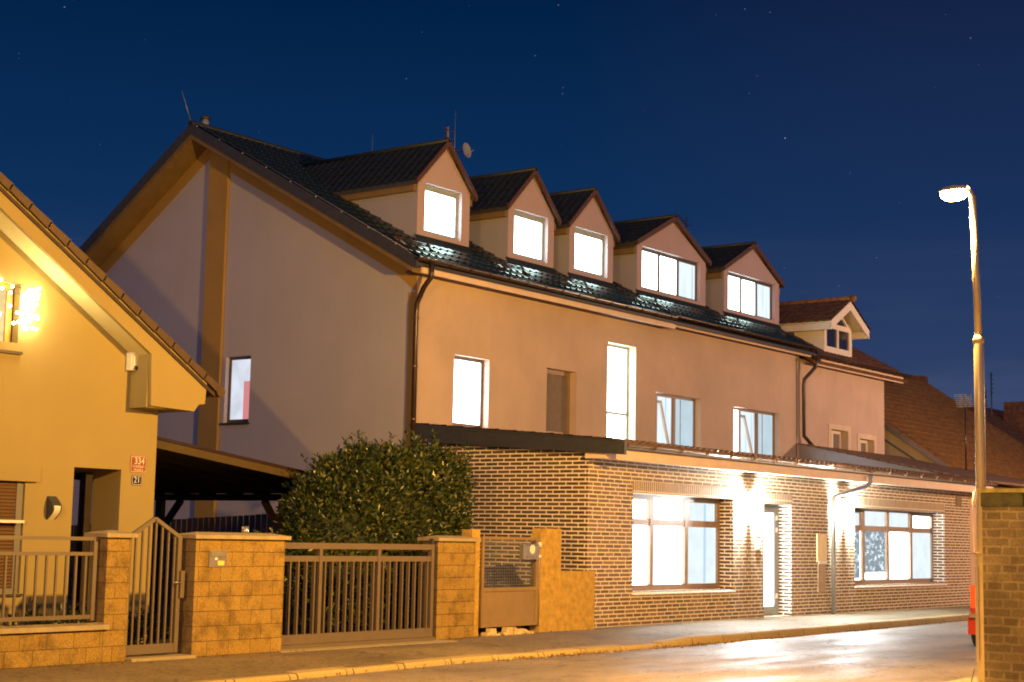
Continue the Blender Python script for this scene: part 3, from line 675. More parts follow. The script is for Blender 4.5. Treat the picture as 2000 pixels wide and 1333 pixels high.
for z in (2.0, 1.0): MB().tube([(31.82, 15.27, z - .015), (31.82, 15.27, z + .015)], .057, 10).build('pipe_clip', M['galv'], dpo, WL[ann.name])
# windows
def gwindow(h, mull, tr, low, high):
    x0, x1, z0, z1 = h[:4]; org = WL[ann.name]; y = CY + .30; w_ = x1 - x0; fw = .065; mb = MB()
    mb.box(x0, x1, y, y + .08, z0, z0 + .10); mb.box(x0, x1, y, y + .08, z1 - .05, z1); mb.box(x0, x0 + fw, y, y + .08, z0 + .1, z1 - .05); mb.box(x1 - fw, x1, y, y + .08, z0 + .1, z1 - .05)
    for f in mull: mb.box(x0 + w_ * f - .06, x0 + w_ * f + .06, y - .012, y + .08, z0 + .1, z1 - .05)
    xs = [x0 + fw] + [x0 + w_ * f for f in mull] + [x1 - fw]; zt = z0 + (z1 - z0) * tr
    for i in range(len(xs) - 1):
        a = xs[i] + (.06 if i else 0); b = xs[i + 1] - (.06 if i < len(xs) - 2 else 0)
        mb.box(a, b, y - .006, y + .08, zt - .06, zt + .06)
        if i in (0, len(xs) - 2):   # opening top light: second frame
            mb.box(a, b, y - .012, y + .05, z1 - .10, z1 - .05); mb.box(a, a + .05, y - .012, y + .05, zt + .06, z1 - .10); mb.box(b - .05, b, y - .012, y + .05, zt + .06, z1 - .10)
    o = mb.build('window', M['bframe'], ann)
    for i in range(len(xs) - 1):
        a = xs[i] + (.06 if i else 0); b = xs[i + 1] - (.06 if i < len(xs) - 2 else 0)
        B(a, b, y + .05, y + .054, z0 + .10, zt - .06).build('pane', low[i], o, org); B(a, b, y + .05, y + .054, zt + .06, z1 - .05).build('pane', high[i], o, org)
    s = MB(); s.prism([(x0 - .02, CY - .05, z0 - .035), (x0 - .02, y + .0, z0 - .004), (x0 - .02, y, z0 - .03), (x0 - .02, CY - .05, z0 - .06)], (w_ + .05, 0, 0)); s.build('sill', M['white'], o, org)
    return o, xs, zt, y
pw, ps = M['pane_warm'], emit('lit_glass_grey', (.80, .90, .93), 1.15, .12, 3)
o1, xs1, zt1, yy = gwindow(H1, (.305, .645), .71, [pw, pw, ps], [pw, pw, ps])
rad = MB(); org = WL[ann.name]
for k in range(7): rad.box(24.0, 24.62, yy + .044, yy + .049, .72 + k * .072, .755 + k * .072)
rad.build('radiator', emit('lit_radiator', (.70, .82, .88), 1.0), o1, org)
B(27.0, 27.08, yy + .044, yy + .049, .70, 2.2).build('curtain_edge', emit('lit_curtain_edge', (.55, .74, .90), 1.0), o1, org)
o2, xs2, zt2, yy = gwindow(H2, (.215, .475, .735), .74, [pw, pw, pw, ps], [ps, ps, ps, pw])
# dark printed film with pale marks on the two left panes
film = MB()
film.box(xs2[0] + .0, xs2[1] - .10, yy + .040, yy + .044, .72, 1.80); film.box(xs2[1] + .08, xs2[2] - .07, yy + .040, yy + .044, .85, 1.80)
nf = len(film.f); mk = film; rr = random.Random(3)
for k in range(170):
    x = rr.uniform(xs2[0] + .03, xs2[2] - .12); z = rr.uniform(.80, 1.74)
    if xs2[1] - .16 < x < xs2[1] + .10: continue
    if rr.random() < .5:
        for q in range(rr.randint(1, 3)): mk.box(x, x + rr.uniform(.04, .12), yy + .034, yy + .038, z + q * .03, z + q * .03 + .012)
    else:
        r = rr.uniform(.015, .04); pts = [(x + r * cos(t * pi / 4), z + r * sin(t * pi / 4)) for t in range(9)]
        for (a, b), (c, d) in zip(pts, pts[1:]): mk.bar((a, yy + .036, b), (c, yy + .036, d), .006, .008, (0, 1, 0))
fo = film.build('window_film', emit('lit_film', (.38, .47, .53), .95, .35, 6), o2, org)
fo.data.materials.append(emit('lit_film_marks', (.85, .95, 1), 1.2))
for p_ in fo.data.polygons:
    if p_.index >= nf: p_.material_index = 1
# door
do = MB(); y = CY + .30
do.box(28.80, 30.0, y, y + .08, 2.13, 2.27); do.box(29.90, 30.0, y, y + .08, .01, 2.13); do.box(28.80, 28.84, y, y + .08, .01, 2.13)
dr = do.build('door_frame', M['gframe'], ann)
B(28.84, 29.82, y + .03, y + .04, .19, 2.10).build('door_glass', M['doorpane'], dr, org)
MB().box(28.84, 29.90, y + .0, y + .06, .02, .19).box(29.82, 29.90, y, y + .06, .19, 2.13).build('door_leaf', M['gframe'], dr, org)
for z in (.35, 1.70, 1.95): B(29.86, 29.93, y - .03, y - .001, z, z + .10).build('hinge', M['white'], dr, org)
B(28.6, 30.05, CY - .02, CY + .3, -.01, .008).build('door_step', M['capstone'], ann)
# meter boxes, doorbell, vents
MB().box(31.14, 31.58, CY - .03, CY - .001, 1.10, 1.70).build('meter_box', plain('yellow_meter_box', (.72, .58, .32), .5), ann)
MB().box(31.17, 31.56, CY - .05, CY - .031, 1.06, 1.12).build('meter_handle', M['white'], ann)
MB().box(31.19, 31.55, CY - .02, CY - .001, .46, 1.05).build('meter_box', plain('brown_meter_box', (.36, .26, .16), .5), ann)
MB().box(28.42, 28.54, CY - .04, CY - .001, 1.35, 1.53).build('doorbell', M['white'], ann)
vm = MB()
for k in range(6): vm.box(38.96, 39.32, CY - .02, CY - .005, 2.50 + k * .04, 2.523 + k * .04)
vm.box(38.93, 39.35, CY - .006, CY - .003, 2.47, 2.74); vm.build('vent_grille', M['ochrewood'], ann)
# wall lamps (two bulbs between small blocks that throw the v-shaped shadows)
def wall_lamp(x, z, label):
    t = thing('wall_lamp', label, 'lamp', (x, CY, z), 'white wall lamps on the brick front')
    y = CY - .12
    B(x - .05, x + .05, CY - .03, CY - .001, z - .07, z + .07).build('back_plate', M['white'], t)
    MB().prism([(x, y - .05, z + .09), (x + .11, y - .05, z + .18), (x - .11, y - .05, z + .18)], (0, .12, 0)).prism([(x, y - .05, z - .09), (x - .05, y - .05, z - .16), (x + .05, y - .05, z - .16)], (0, .12, 0)).build('shade', M['white'], t)
    MB().ball((x, y, z), .065, 14, 8).build('bulb', M['led'], t)
wall_lamp(28.15, 2.18, 'glaring white wall lamp between the left window and the glass door')
wall_lamp(32.45, 2.16, 'glaring white wall lamp beside the downpipe left of the right window')

# ================================================================ NEIGHBOUR (terracotta, white dormer)
nb = thing('neighbour_house', 'pink rendered house with clay roof and one unlit white dormer', 'house', (38.05, MY, 0))
wallgrid(MB(), 'y', MY + .0, X3 + .01, 43.47, 0, 6.35, [(39.93, 41.0, 3.3, 4.60, .18), (42.72 - .95, 42.72, 3.3, 4.45, .18)], .18).face([(43.47, MY, 0), (43.47, 29, 0), (43.47, 29, 6.3), (43.47, 24.4, 9.3), (43.47, MY, 6.35)]).build('front_wall', M['facade3'], nb)
ss = MB()
for (a, b, zt) in ((39.93, 41.0, 4.60), (41.77, 42.72, 4.45)):
    ss.box(a - .16, a, MY - .025, MY - .002, 3.2, zt + .14); ss.box(b, b + .16, MY - .025, MY - .002, 3.2, zt + .14); ss.box(a, b, MY - .025, MY - .002, zt, zt + .14)
ss.build('window_surround', plaster('pale_surround', (.80, .66, .52)), nb)
for (a, b, zt) in ((39.93, 41.0, 4.60), (41.77, 42.72, 4.45)):
    window(nb, a, b, 3.3, zt, MY + .18, M['white'], M['curtain'], mull=(.45,), fw=.09)
tileroof('roof', M['terradark'], nb, (X3 + .1, 18.80, 6.41), (1, 0, 0), (0, 5.6, 3.05), 44.25 - X3 - .1, 6.38, .24, .34, .028, .02, sub=4, shape='clay')
MB().prism([(X3 + .1, 18.84, 6.30), (X3 + .1, 24.4, 9.34), (X3 + .1, 30, 6.3), (X3 + .1, 30, 6.2), (X3 + .1, 24.4, 9.2), (X3 + .1, 18.84, 6.22)], (44.2 - X3 - .1, 0, 0)).build('roof_deck', M['terradark'], nb)
tileroof('roof', M['terradark'], nb, (44.25, 30, 6.36), (-1, 0, 0), (0, -5.6, 3.05), 44.25 - X3 - .1, 6.38, .24, .34, .028, .02, sub=4, shape='clay')
MB().tube([(X3 + .1, 24.4, 9.42), (44.25, 24.4, 9.42)], .09, 8).build('ridge_cap', M['terra'], nb)
B(38.42, 44.05, 18.88, 18.92, 6.19, 6.38).build('fascia', M['fascia'], nb)
B(38.42, 44.05, 18.921, MY - .001, 6.215, 6.25).build('soffit', M['soffit'], nb)
gutter(nb, 38.36, 44.25, 18.76, 6.42, .062, M['gutter'], 8)
# its dormer
def sd():
    y = 19.35; org = WL[nb.name]; x0, x1 = 39.83, 41.55; xc = 40.69; zb = 6.70; zt = 7.56; ap = 7.86
    f = wallgrid(MB(), 'y', y, x0, x1, zb, zt, [(x0 + .14, xc - .04, 6.90, 7.42, .05), (xc + .04, x1 - .14, 6.90, 7.42, .05)], .05)
    f.prism([(x0, y, zt), (x0, y, zt + .1), (xc - .50, y, zt + .1), (xc - .50, y, zt)], (0, .06, 0)).prism([(x1, y, zt), (x1, y, zt + .1), (xc + .50, y, zt + .1), (xc + .50, y, zt)], (0, .06, 0))
    d = f.build('dormer', M['white'], nb)
    MB().face([(xc - .50, y + .03, zt), (xc + .50, y + .03, zt), (xc, y + .03, zt + .30)]).build('pane', M['winglass'], d, org)
    MB().bar((xc - .56, y, zt + .02), (xc, y, zt + .36), .06, .06, (0, 1, 0)).bar((xc + .56, y, zt + .02), (xc, y, zt + .36), .06, .06, (0, 1, 0)).build('gable_frame', M['white'], d, org)
    B(x0 + .14, xc - .04, y + .04, y + .05, 6.90, 7.42).build('pane', M['winglass'], d, org); B(xc + .04, x1 - .14, y + .04, y + .05, 6.90, 7.42).build('pane', M['winglass'], d, org)
    MB().face([(x0, y, zb - .3), (x0, y, zt + .1), (x0, y + 3, zt + .1)]).build('dormer_cheek', M['white'], d, org)
    MB().face([(x1, y, zb - .3), (x1, y, zt + .1), (x1, y + 3, zt + .1)]).build('dormer_cheek', M['white'], d, org)
    MB().box(x1 + .12, x1 + .24, y + .1, y + .2, 6.6, 7.45).build('corner_post', M['white'], d, org)
    # deep white bargeboards
    for sg in (-1, 1):
        ex = xc + sg * 1.22; ez = 7.50; yv = y - .38
        MB().prism([(ex, yv, ez - .22), (ex, yv, ez + .02), (xc, yv, 8.20), (xc, yv, 7.96)], (0, .05, 0)).build('bargeboard', M['white'], d, org)
        MB().prism([(ex, yv + .05, ez - .02), (ex, yv + .05, ez + .01), (xc, yv + .05, 8.19), (xc, yv + .05, 8.16)], (0, 3.8, 0)).build('dormer_soffit', M['white'], d, org)
        L_ = sqrt(1.22 ** 2 + .69 ** 2)
        tileroof('dormer_roof', M['terradark'], d, (ex - sg * -.05, yv - .03, ez + .03), (0, 1, 0), (xc - ex, 0, .69), 4.2, L_ + .03, .24, .30, .03, .022, sub=4, shape='clay', origin=org)
        MB().box(min(ex, ex - sg * .14), max(ex, ex - sg * .14), yv + .06, y + 2.6, ez - .21, ez - .03).build('eave_board', M['white'], d, org)
    MB().tube([(xc, y - .45, 8.27), (xc, y + 3.8, 8.27)], .08, 8).ball((xc, y - .46, 8.28), .10, 8, 6).build('dormer_ridge', M['terra'], d, org)
sd()
# lean-to of the neighbour
ln = thing('lean_to', 'grey sheet-clad lean-to with a stepped shingle edge above the gutter', 'lean-to', (38.06, 15.2, 0))
MB().prism([(38.06, 15.0, 3.13), (38.06, 19.22, 3.30), (38.06, 19.22, 4.08), (38.06, 15.0, 3.19)], (.05, 0, 0)).build('side_panel', M['zinc'], ln)
MB().prism([(38.12, 15.0, 3.14), (38.12, 19.22, 4.05), (38.12, 19.22, 4.09), (38.12, 15.0, 3.19)], (8.0, 0, 0)).build('roof', M['slate'], ln)
sh = MB()
for k in range(15):
    y = 15.0 + k * .28; z = 3.20 + k * .28 * .2095
    sh.prism([(38.0, y - .02, z), (38.0, y + .33, z + .055), (38.0, y + .33, z + .085), (38.0, y - .02, z + .035)], (.30, 0, 0))
sh.build('shingle_edge', M['slate'], ln)
wallgrid(MB(), 'y', 15.42, AX1 + .001, 46.2, -.05, 3.1, [], .2).face([(46.2, 15.42, 0), (46.2, 19.2, 0), (46.2, 19.2, 4), (46.2, 15.42, 3.1)]).build('front_wall', M['orange_render'], ln)
MB().box(AX1 + .01, 46.2, 15.405, 15.419, 2.52, 2.535).box(AX1 + .01, 46.2, 15.405, 15.419, 1.30, 1.315).build('groove', M['flash'], ln)

# ================================================================ FAR HOUSES
h4 = thing('far_house', 'long house with big brown clay roof and a bare grey gable', 'house', (44.6, 17.65, 0))
y0, z0_, s4 = 17.65, 3.73, .67; yr = 23.3; zr = z0_ + (yr - y0) * s4
tileroof('roof', M['terra'], h4, (44.4, y0 - .2, z0_ - .134), (1, 0, 0), (0, yr - y0 + .2, zr - z0_ + .134), 12.0, sqrt((yr - y0 + .2) ** 2 + (zr - z0_ + .134) ** 2), .26, .33, .035, .028, sub=4, shape='clay')
tileroof('roof', M['terra'], h4, (56.4, 2 * yr - y0, z0_), (-1, 0, 0), (0, y0 - yr, zr - z0_), 12.0, sqrt((yr - y0) ** 2 + (zr - z0_) ** 2), .26, .33, .035, .028, sub=4, shape='clay')
MB().prism([(44.42, y0 - .15, z0_ - .22), (44.42, yr, zr - .12), (44.42, 2 * yr - y0, z0_ - .1), (44.42, 2 * yr - y0, z0_ - .02), (44.42, yr, zr - .02), (44.42, y0 - .15, z0_ - .12)], (11.9, 0, 0)).build('roof_deck', M['terradark'], h4)
MB().face([(44.6, y0, 0), (44.6, y0, z0_ - .02), (44.6, yr, zr - .06), (44.6, 2 * yr - y0, z0_), (44.6, 2 * yr - y0, 0)]).face([(44.6, y0, 0), (56.3, y0, 0), (56.3, y0, z0_), (44.6, y0, z0_)]).build('gable_wall', M['grey_render'], h4)
MB().prism([(44.38, y0 - .2, z0_ - .26), (44.38, yr, zr - .13), (44.38, yr, zr + .03), (44.38, y0 - .2, z0_ - .10)], (.05, 0, 0)).build('verge_board', M['zinc'], h4)
MB().bar((44.57, y0 + .75, 2.8), (44.57, y0 + .75, 3.75), .05, .03, (1, 0, 0)).bar((44.57, y0 + .75, 3.75), (44.57, yr - .5, zr - .93), .05, .03, (1, 0, 0)).build('gable_moulding', M['greystrip'], h4)
MB().tube([(44.4, yr, zr + .05), (56.4, yr, zr + .05)], .11, 8).build('ridge_cap', M['terra'], h4)
MB().box(55.3, 55.9, yr - .3, yr + .3, zr - .3, zr + .15).build('chimney', M['terradark'], h4)
gutter(h4, 44.5, 56.3, y0 - .28, z0_ - .17, .06, M['copper'], 0)
fp = MB(); fp.tube([(44.78, 17.3, 3.4), (44.78, 17.3, 5.72)], .022, 6)
fa = thing('roof_aerial', 'comb-shaped tv aerial on a thin mast before the brown roof', 'antenna', (44.78, 17.3, 3.2))
fp.build('mast', M['gutter'], fa)
q = MB()
for k in range(7):
    for s_ in (-1, 1): q.bar((44.78 + s_ * (.05 + k * .03), 17.3 - .24 + k * .02, 5.52 + k * .055), (44.78 + s_ * (.05 + k * .03), 17.3 + .24, 5.52 + k * .055), .012, .02)
q.bar((44.72, 17.3, 5.5), (45.15, 17.25, 5.92), .03, .02); q.bar((44.78, 17.3, 5.5), (44.52, 17.25, 5.85), .03, .02)
q.build('comb', M['galv'], fa)
MB().ball((44.78, 17.3, 3.42), .11, 10, 5, (1.4, 1, .5)).build('mast_collar', M['zinc'], fa)
h5 = thing('distant_house', 'dark clay-roofed house with a chimney at the right edge', 'house', (60, 20, 0))
tileroof('roof', M['terradark'], h5, (58.2, 19.6, 4.5), (1, 0, 0), (0, 4.0, 2.6), 16, sqrt(16 + 6.76), .3, .35, .04, .03, sub=4, shape='clay')
MB().prism([(58.3, 19.7, 4.4), (58.3, 23.6, 6.98), (58.3, 27.5, 4.4)], (15.8, 0, 0)).build('roof_deck', M['terradark'], h5)
MB().box(58.5, 74, 20, 27.2, 0, 4.45).build('wall', M['grey_render'], h5)
MB().box(62.6, 63.4, 21.8, 22.6, 5.6, 7.25).build('chimney', M['terradark'], h5)
MB().prism([(58.12, 19.4, 4.28), (58.12, 23.6, 7.02), (58.12, 23.6, 7.15), (58.12, 19.4, 4.42)], (.12, 0, 0)).build('verge_board', M['zinc'], h5)
for (x, y, zt, lab) in ((59.64, 22.0, 8.14, 'taller thin mast on the dark roof just right of the lamp post'), (59.02, 22.0, 7.45, 'shorter thin mast beside the lamp post over the dark roof')):
    t = thing('roof_mast', lab, 'antenna', (x, y, 5.5)); MB().tube([(x, y, 5.5), (x, y, zt)], .03, 5).build('pole', M['flash'], t)
    q = MB()
    for k in range(5): q.bar((x - .12, y, zt - .1 - k * .17), (x + .12, y - .05, zt - .1 - k * .17), .02, .02)
    q.build('rungs', M['flash'], t)

# ================================================================ LEFT HOUSE (no. 334 / 21)
HY, HF = 17.0, 16.75
lh = thing('corner_house', 'cream gabled house with a porch opening, tiled verge and number plates', 'house', (11, HY, 0))
sg4 = .615
def vz(x): return 3.524 + (14.98 - x) * .617     # underside line of the verge
hw = wallgrid(MB(), 'y', HY, 7.0, 14.47, -.02, 3.80, [(13.12, 13.887, -.02, 2.287, .57), (11.55, 12.385, .68, 2.07, .10)], .12)
hw.face([(7, HY, 3.80), (14.2, HY, 3.80), (14.2, HY, vz(14.2) + .02), (11.4, HY, vz(11.4) + .02), (7.6, HY, vz(7.6) + .02), (7.0, HY, vz(7.6))])
hw.v = hw.v; 
lower = MB(); wallgrid(lower, 'y', HY, 7.0, 14.47, -.02, 3.80, [(13.12, 13.887, -.02, 2.287, .57), (11.55, 12.385, .68, 2.07, .10)], .12)
# upper part with its window
up = wallgrid(MB(), 'y', HY, 9.0, 12.30, 3.80, 4.60, [(11.15, 12.15, 3.68 + .12, 4.553, .13)], .13)
up.face([(12.30, HY, 3.80), (13.95, HY, 3.80), (12.30, HY, vz(12.30) + .3)]); up.face([(9.0, HY, 4.60), (12.30, HY, 4.60), (12.30, HY, vz(12.3) + .3), (9.0, HY, vz(9.0) + .3)]); up.face([(7, HY, 3.8), (9, HY, 3.8), (9, HY, vz(9) + .3), (7, HY, vz(9))])
lower.f += [tuple(i + len(lower.v) for i in f) for f in up.f]; lower.sm += up.sm; lower.v += up.v
# side wall above the porch, pillar, porch interior
lower.face([(14.47, HY, 2.287), (14.47, 25, 2.287), (14.47, 25, 3.8), (14.47, HY, 3.8)])
lower.face([(14.47, HY, -.02), (14.47, HY + .57, -.02), (14.47, HY + .57, 2.287), (14.47, HY, 2.287)]); lower.face([(13.887, HY + .57, -.02), (14.47, HY + .57, -.02), (14.47, HY + .57, 2.287), (13.887, HY + .57, 2.287)])
lower.face([(13.12, HY + .57, 2.289), (14.47, HY + .57, 2.289), (14.47, 18.6, 2.289), (13.12, 18.6, 2.289)]); lower.face([(13.12, HY + .57, -.02), (13.12, 25, -.02), (13.12, 25, 2.29), (13.12, HY + .57, 2.29)])
lower.face([(13.12, 18.6, 2.289), (14.47, 18.6, 2.289), (14.47, 18.6, 3.8), (13.12, 18.6, 3.8)])
lower.build('front_wall', M['cream'], lh)
# boxed verge: face, soffit, corbel
fc = MB()
xa = 7.8
poly = [(xa, vz(xa) - .0), (13.97, 3.83), (14.005, 3.14), (14.76, 3.12), (14.84, 3.22), (14.95, 3.236), (14.97, 3.49), (14.97, 3.524), (xa, vz(xa) + .22)]
poly[0] = (xa, 3.83 + (13.97 - xa) * .629)
fc.prism([(x, HF - .15, z) for x, z in poly], (0, .06, 0)); fc.build('verge_face', M['cream'], lh)
sf = MB(); sf.prism([(xa, HF - .09, 3.83 + (13.97 - xa) * .629), (13.97, HF - .09, 3.83), (13.97, HF - .09, 3.89), (xa, HF - .09, 3.89 + (13.97 - xa) * .629)], (0, HY - HF + .10, 0)); sf.build('soffit', plaster('soffit_plaster', (.74, .66, .36), .05), lh)
MB().box(14.0, 14.76, HF - .09, 25, 3.12, 3.15).box(13.97, 14.01, HF - .09, HY + .02, 3.12, 3.85).box(14.76, 14.96, HF - .09, 25, 3.24, 3.27).build('eave_box', M['cream'], lh)
# roof
tileroof('roof', M['terradark'], lh, (15.16, HF - .12, 3.465), (0, 1, 0), (-1, 0, .617), 8.6, 8.4, .3, .33, .03, .022, sub=4, shape='clay')
MB().prism([(15.08, HF - .1, 3.425), (7.8, HF - .1, 7.917), (7.8, HF - .1, 7.85), (15.08, HF - .1, 3.355)], (0, 8.5, 0)).build('roof_deck', M['wood'], lh)
vt = MB()
for k in range(24):
    x = 15.15 - k * .30; z = 3.425 + k * .30 * .617
    p0 = Vector((x + .04, HF - .19, z - .045)); d = Vector((-.312, 0, .312 * .617 + .012)); n = Vector((.525, 0, .851))
    vt.prism([p0, p0 + d, p0 + d + n * .088, p0 + n * .112], (0, .32, 0))
vt.build('verge_tiles', M['vergetile'], lh)
MB().prism([(15.11, HF - .17, 3.40), (7.8, HF - .17, 7.91), (7.8, HF - .17, 7.86), (15.11, HF - .17, 3.345)], (0, .05, 0)).build('verge_batten', M['wood'], lh)
MB().tube([(15.20, HF - .15, 3.405), (15.20, 25, 3.405)], .055, 10).build('gutter', M['vergetile'], lh)
MB().tube([(15.20, HF - .20, 3.425), (15.20, HF - .15, 3.425)], .075, 12).build('gutter_end', M['vergetile'], lh)
# upper window
wo = window(lh, 11.15, 12.13, 3.69, 4.553, HY + .13, plain('varnished_frame', (.50, .25, .05), .4), emit('lit_yellow_room', (1, .75, .32), 1.2, .3, 8), mull=(.45,), fw=.085)
B(11.1, 12.2, HY - .05, HY + .13, 3.655, 3.69).build('sill', M['gutter'], wo, WL[lh.name])
# shutter box and roller shutter
B(11.4, 12.55, HY - .07, HY - .001, 2.07, 2.27).build('shutter_box', M['cream'], lh)
wso = MB().box(12.285, 12.385, HY + .03, HY + .08, .68, 2.07).box(11.55, 12.285, HY + .03, HY + .08, .68, .74).build('shutter_frame', M['greystrip'], lh)
B(11.55, 12.284, HY + .04, HY + .05, .74, 2.07).build('roller_shutter', M['shutter'], wso, WL[lh.name])
B(11.5, 12.42, HY - .04, HY + .1, .645, .675).build('sill', M['flash'], wso, WL[lh.name])
B(11.9, 12.33, HY - .10, HY - .06, 1.55, 1.585).build('shutter_rail', M['enamel'], wso, WL[lh.name])
# alarm box
MB().box(13.88, 13.98, HY - .10, HY - .003, 3.62, 3.86).prism([(13.90, HY - .10, 3.64), (13.98, HY - .10, 3.64), (13.99, HY - .10, 3.85), (13.90, HY - .10, 3.86)], (0, -.03, 0)).build('alarm_siren', M['enamel'], lh)
MB().box(13.91, 13.98, HY - .135, HY - .131, 3.63, 3.68).build('siren_lamp', M['flash'], lh)
# crescent wall lamp (unlit)
cl = thing('crescent_wall_lamp', 'unlit half-moon wall lamp with pale diffuser on the cream house', 'lamp', (12.79, HY, 1.68))
n_ = 10; body = MB(); dif = MB()
prof = [(0, .02)] 
ptsA = [(HY - .003 - .13 * sin(pi * k / n_), 1.60 + .30 * k / n_) for k in range(n_ + 1)]
body.prism([(12.72, y, z) for y, z in ptsA], (.025, 0, 0)); body.prism([(12.845, y, z) for y, z in ptsA], (.012, 0, 0)); body.prism([(12.745, y, z) for y, z in ptsA[6:] + [(HY - .003, 1.78)]], (.10, 0, 0)); body.build('housing', M['flash'], cl)
dif.prism([(12.746, y + .004, z) for y, z in ptsA[:7] + [(HY - .004, ptsA[6][1])]], (.098, 0, 0)); dif.build('diffuser', M['diffuser'], cl)
# number plates
def text(name, s, size, x, y, z, mat, parent, org, ex=.002, sx=1):
    c = bpy.data.curves.new(name, 'FONT'); c.body = s; c.size = size; c.extrude = ex; c.align_x = 'CENTER'; c.align_y = 'CENTER'
    o = bpy.data.objects.new('tmp', c); COL.objects.link(o); bpy.context.view_layer.update()
    me = bpy.data.meshes.new_from_object(o); bpy.data.objects.remove(o)
    me.transform(Matrix.Translation(Vector((x, y, z)) - org) @ Matrix.Rotation(pi / 2, 4, 'X') @ Matrix.Scale(sx, 4, (1, 0, 0)))
    me.materials.clear(); me.materials.append(mat)
    q = bpy.data.objects.new(name, me); COL.objects.link(q); q.parent = parent; WL[q.name] = org; return q
def rrect(x0, x1, z0, z1, y, t, r=.02):
    pts = []
    for cx, cz, a in ((x1 - r, z1 - r, 0), (x0 + r, z1 - r, 90), (x0 + r, z0 + r, 180), (x1 - r, z0 + r, 270)):
        for k in range(5): an_ = radians(a + k * 22.5); pts.append((cx + r * cos(an_), y, cz + r * sin(an_)))
    return MB().prism(pts, (0, t, 0))
def plate(x0, x1, z0, z1, base, lines, label):
    t = thing('number_plate', label, 'sign', ((x0 + x1) / 2, HY, z0)); o_ = WL[t.name]
    rrect(x0, x1, z0, z1, HY - .008, .006).build('plate', base, t)
    b_ = .008; w_ = .006
    rrect(x0 + b_, x1 - b_, z0 + b_, z1 - b_, HY - .0095, .001, .018).build('border', M['enamel'], t)
    rrect(x0 + b_ + w_, x1 - b_ - w_, z0 + b_ + w_, z1 - b_ - w_, HY - .0115, .0015, .015).build('field', base, t)
    for s, size, dz, dx in lines: text('lettering', s, size, (x0 + x1) / 2 + dx, HY - .0125, z0 + dz, M['enamel'], t, o_, .001, .95)
plate(14.03, 14.305, 2.262, 2.485, M['mred'], [('334', .125, .150, .01), ('STODŮLKY', .042, .078, 0), ('PRAHA 5', .042, .035, 0)], 'red enamel plate with white 334, the upper of the two number plates')
plate(14.065, 14.235, 2.09, 2.225, M['mblue'], [('21', .115, .068, 0)], 'dark blue enamel plate with white 21 below the red plate')
# fairy lights round the upper window
fl = thing('fairy_lights', 'tangled string of glowing warm bulbs beside the upper window', 'string lights', (12.0, HY - .05, 4.0))
fr = random.Random(5); pts = []
cable = []
for k in range(46):
    x = fr.gauss(12.20, .075); z = fr.uniform(3.98, 4.50); pts.append((x, HY - .05 - fr.random() * .06, z))
pts += [(12.395, HY - .05, 4.53), (12.38, HY - .05, 4.44), (12.36, HY - .05, 4.32), (12.37, HY - .05, 4.17), (11.83, HY - .03, 4.56), (11.86, HY - .02, 4.46), (11.98, HY - .03, 4.42), (11.98, HY - .03, 4.25), (11.84, HY - .03, 4.13)]
cable = sorted(pts, key=lambda p: -p[2]); MB().tube(cable, .003, 4).build('cable', M['flash'], fl)
b0 = None
for p in pts:
    if b0 is None: b0 = MB().ball((fl.location.x, fl.location.y, fl.location.z), .019, 8, 5).build('bulb', M['fairy'], fl); b = b0
    else: b = b0.copy(); COL.objects.link(b); b.parent = fl
    b.location = Vector(p) - fl.location
ld = bpy.data.lights.new('fairy_glow', 'POINT'); ld.energy = 20; ld.color = (1, .8, .38); ld.shadow_soft_size = .15
lo = bpy.data.objects.new('fairy_glow', ld); COL.objects.link(lo); lo.parent = fl; lo.location = (.22, -.22, .25)

# ================================================================ CARPORT and picket fence
cp = thing('carport', 'dark timber carport with a sloping ochre-edged roof between the houses', 'carport', (18, 17.6, 0))
Y0 = 17.5; zx = lambda x: 2.76 - (x - 14.95) * (2.76 - 2.15) / (21.6 - 14.95) + .0
zx = lambda x: 2.74 - (x - 14.9) * .1185
XE = 19.75; YB = 23.0
MB().prism([(14.55, Y0, zx(14.55)), (XE, Y0, zx(XE)), (XE, Y0, zx(XE) + .04), (14.55, Y0, zx(14.55) + .04)], (0, YB - Y0, 0)).build('roof', M['wood'], cp)
MB().prism([(14.55, Y0 - .03, zx(14.55) - .10), (XE, Y0 - .03, zx(XE) - .10), (XE, Y0 - .03, zx(XE) + .015), (14.55, Y0 - .03, zx(14.55) + .015)], (0, .028, 0)).build('fascia', plain('dull_ochre_board', (.07, .045, .014), .7), cp)
MB().prism([(14.55, Y0 - .05, zx(14.55) + .016), (XE, Y0 - .05, zx(XE) + .016), (XE, Y0 - .05, zx(XE) + .06), (14.55, Y0 - .05, zx(14.55) + .06)], (0, .1, 0)).build('edge_trim', M['gutter'], cp)
for k in range(8):
    y = Y0 + .3 + k * .68; MB().prism([(14.6, y, zx(14.6) - .10), (XE - .3, y, zx(XE - .3) - .10), (XE - .3, y, zx(XE - .3) - .002), (14.6, y, zx(14.6) - .002)], (0, .06, 0)).build('rafter', M['wood'], cp)
B(19.42, 19.54, Y0 + .1, YB - .1, 2.035, 2.15).build('beam', M['wood'], cp)
B(14.75, 14.87, Y0 + 1.2, YB - .1, 2.3, 2.58).build('beam', M['wood'], cp)
for y in (19.55, 22.70): B(19.42, 19.54, y - .07, y + .07, 0, 2.034).build('post', M['wood'], cp)
for y in (18.9, 22.7): B(14.75, 14.87, y - .07, y + .07, 0, 2.3).build('post', M['wood'], cp)
MB().bar((19.48, 22.65, 1.50), (19.48, 22.15, 2.04), .1, .09, (1, 0, 0)).build('brace', M['wood'], cp)
MB().bar((19.48, 19.6, 1.50), (19.48, 20.02, 2.04), .1, .09, (1, 0, 0)).build('brace', M['wood'], cp)

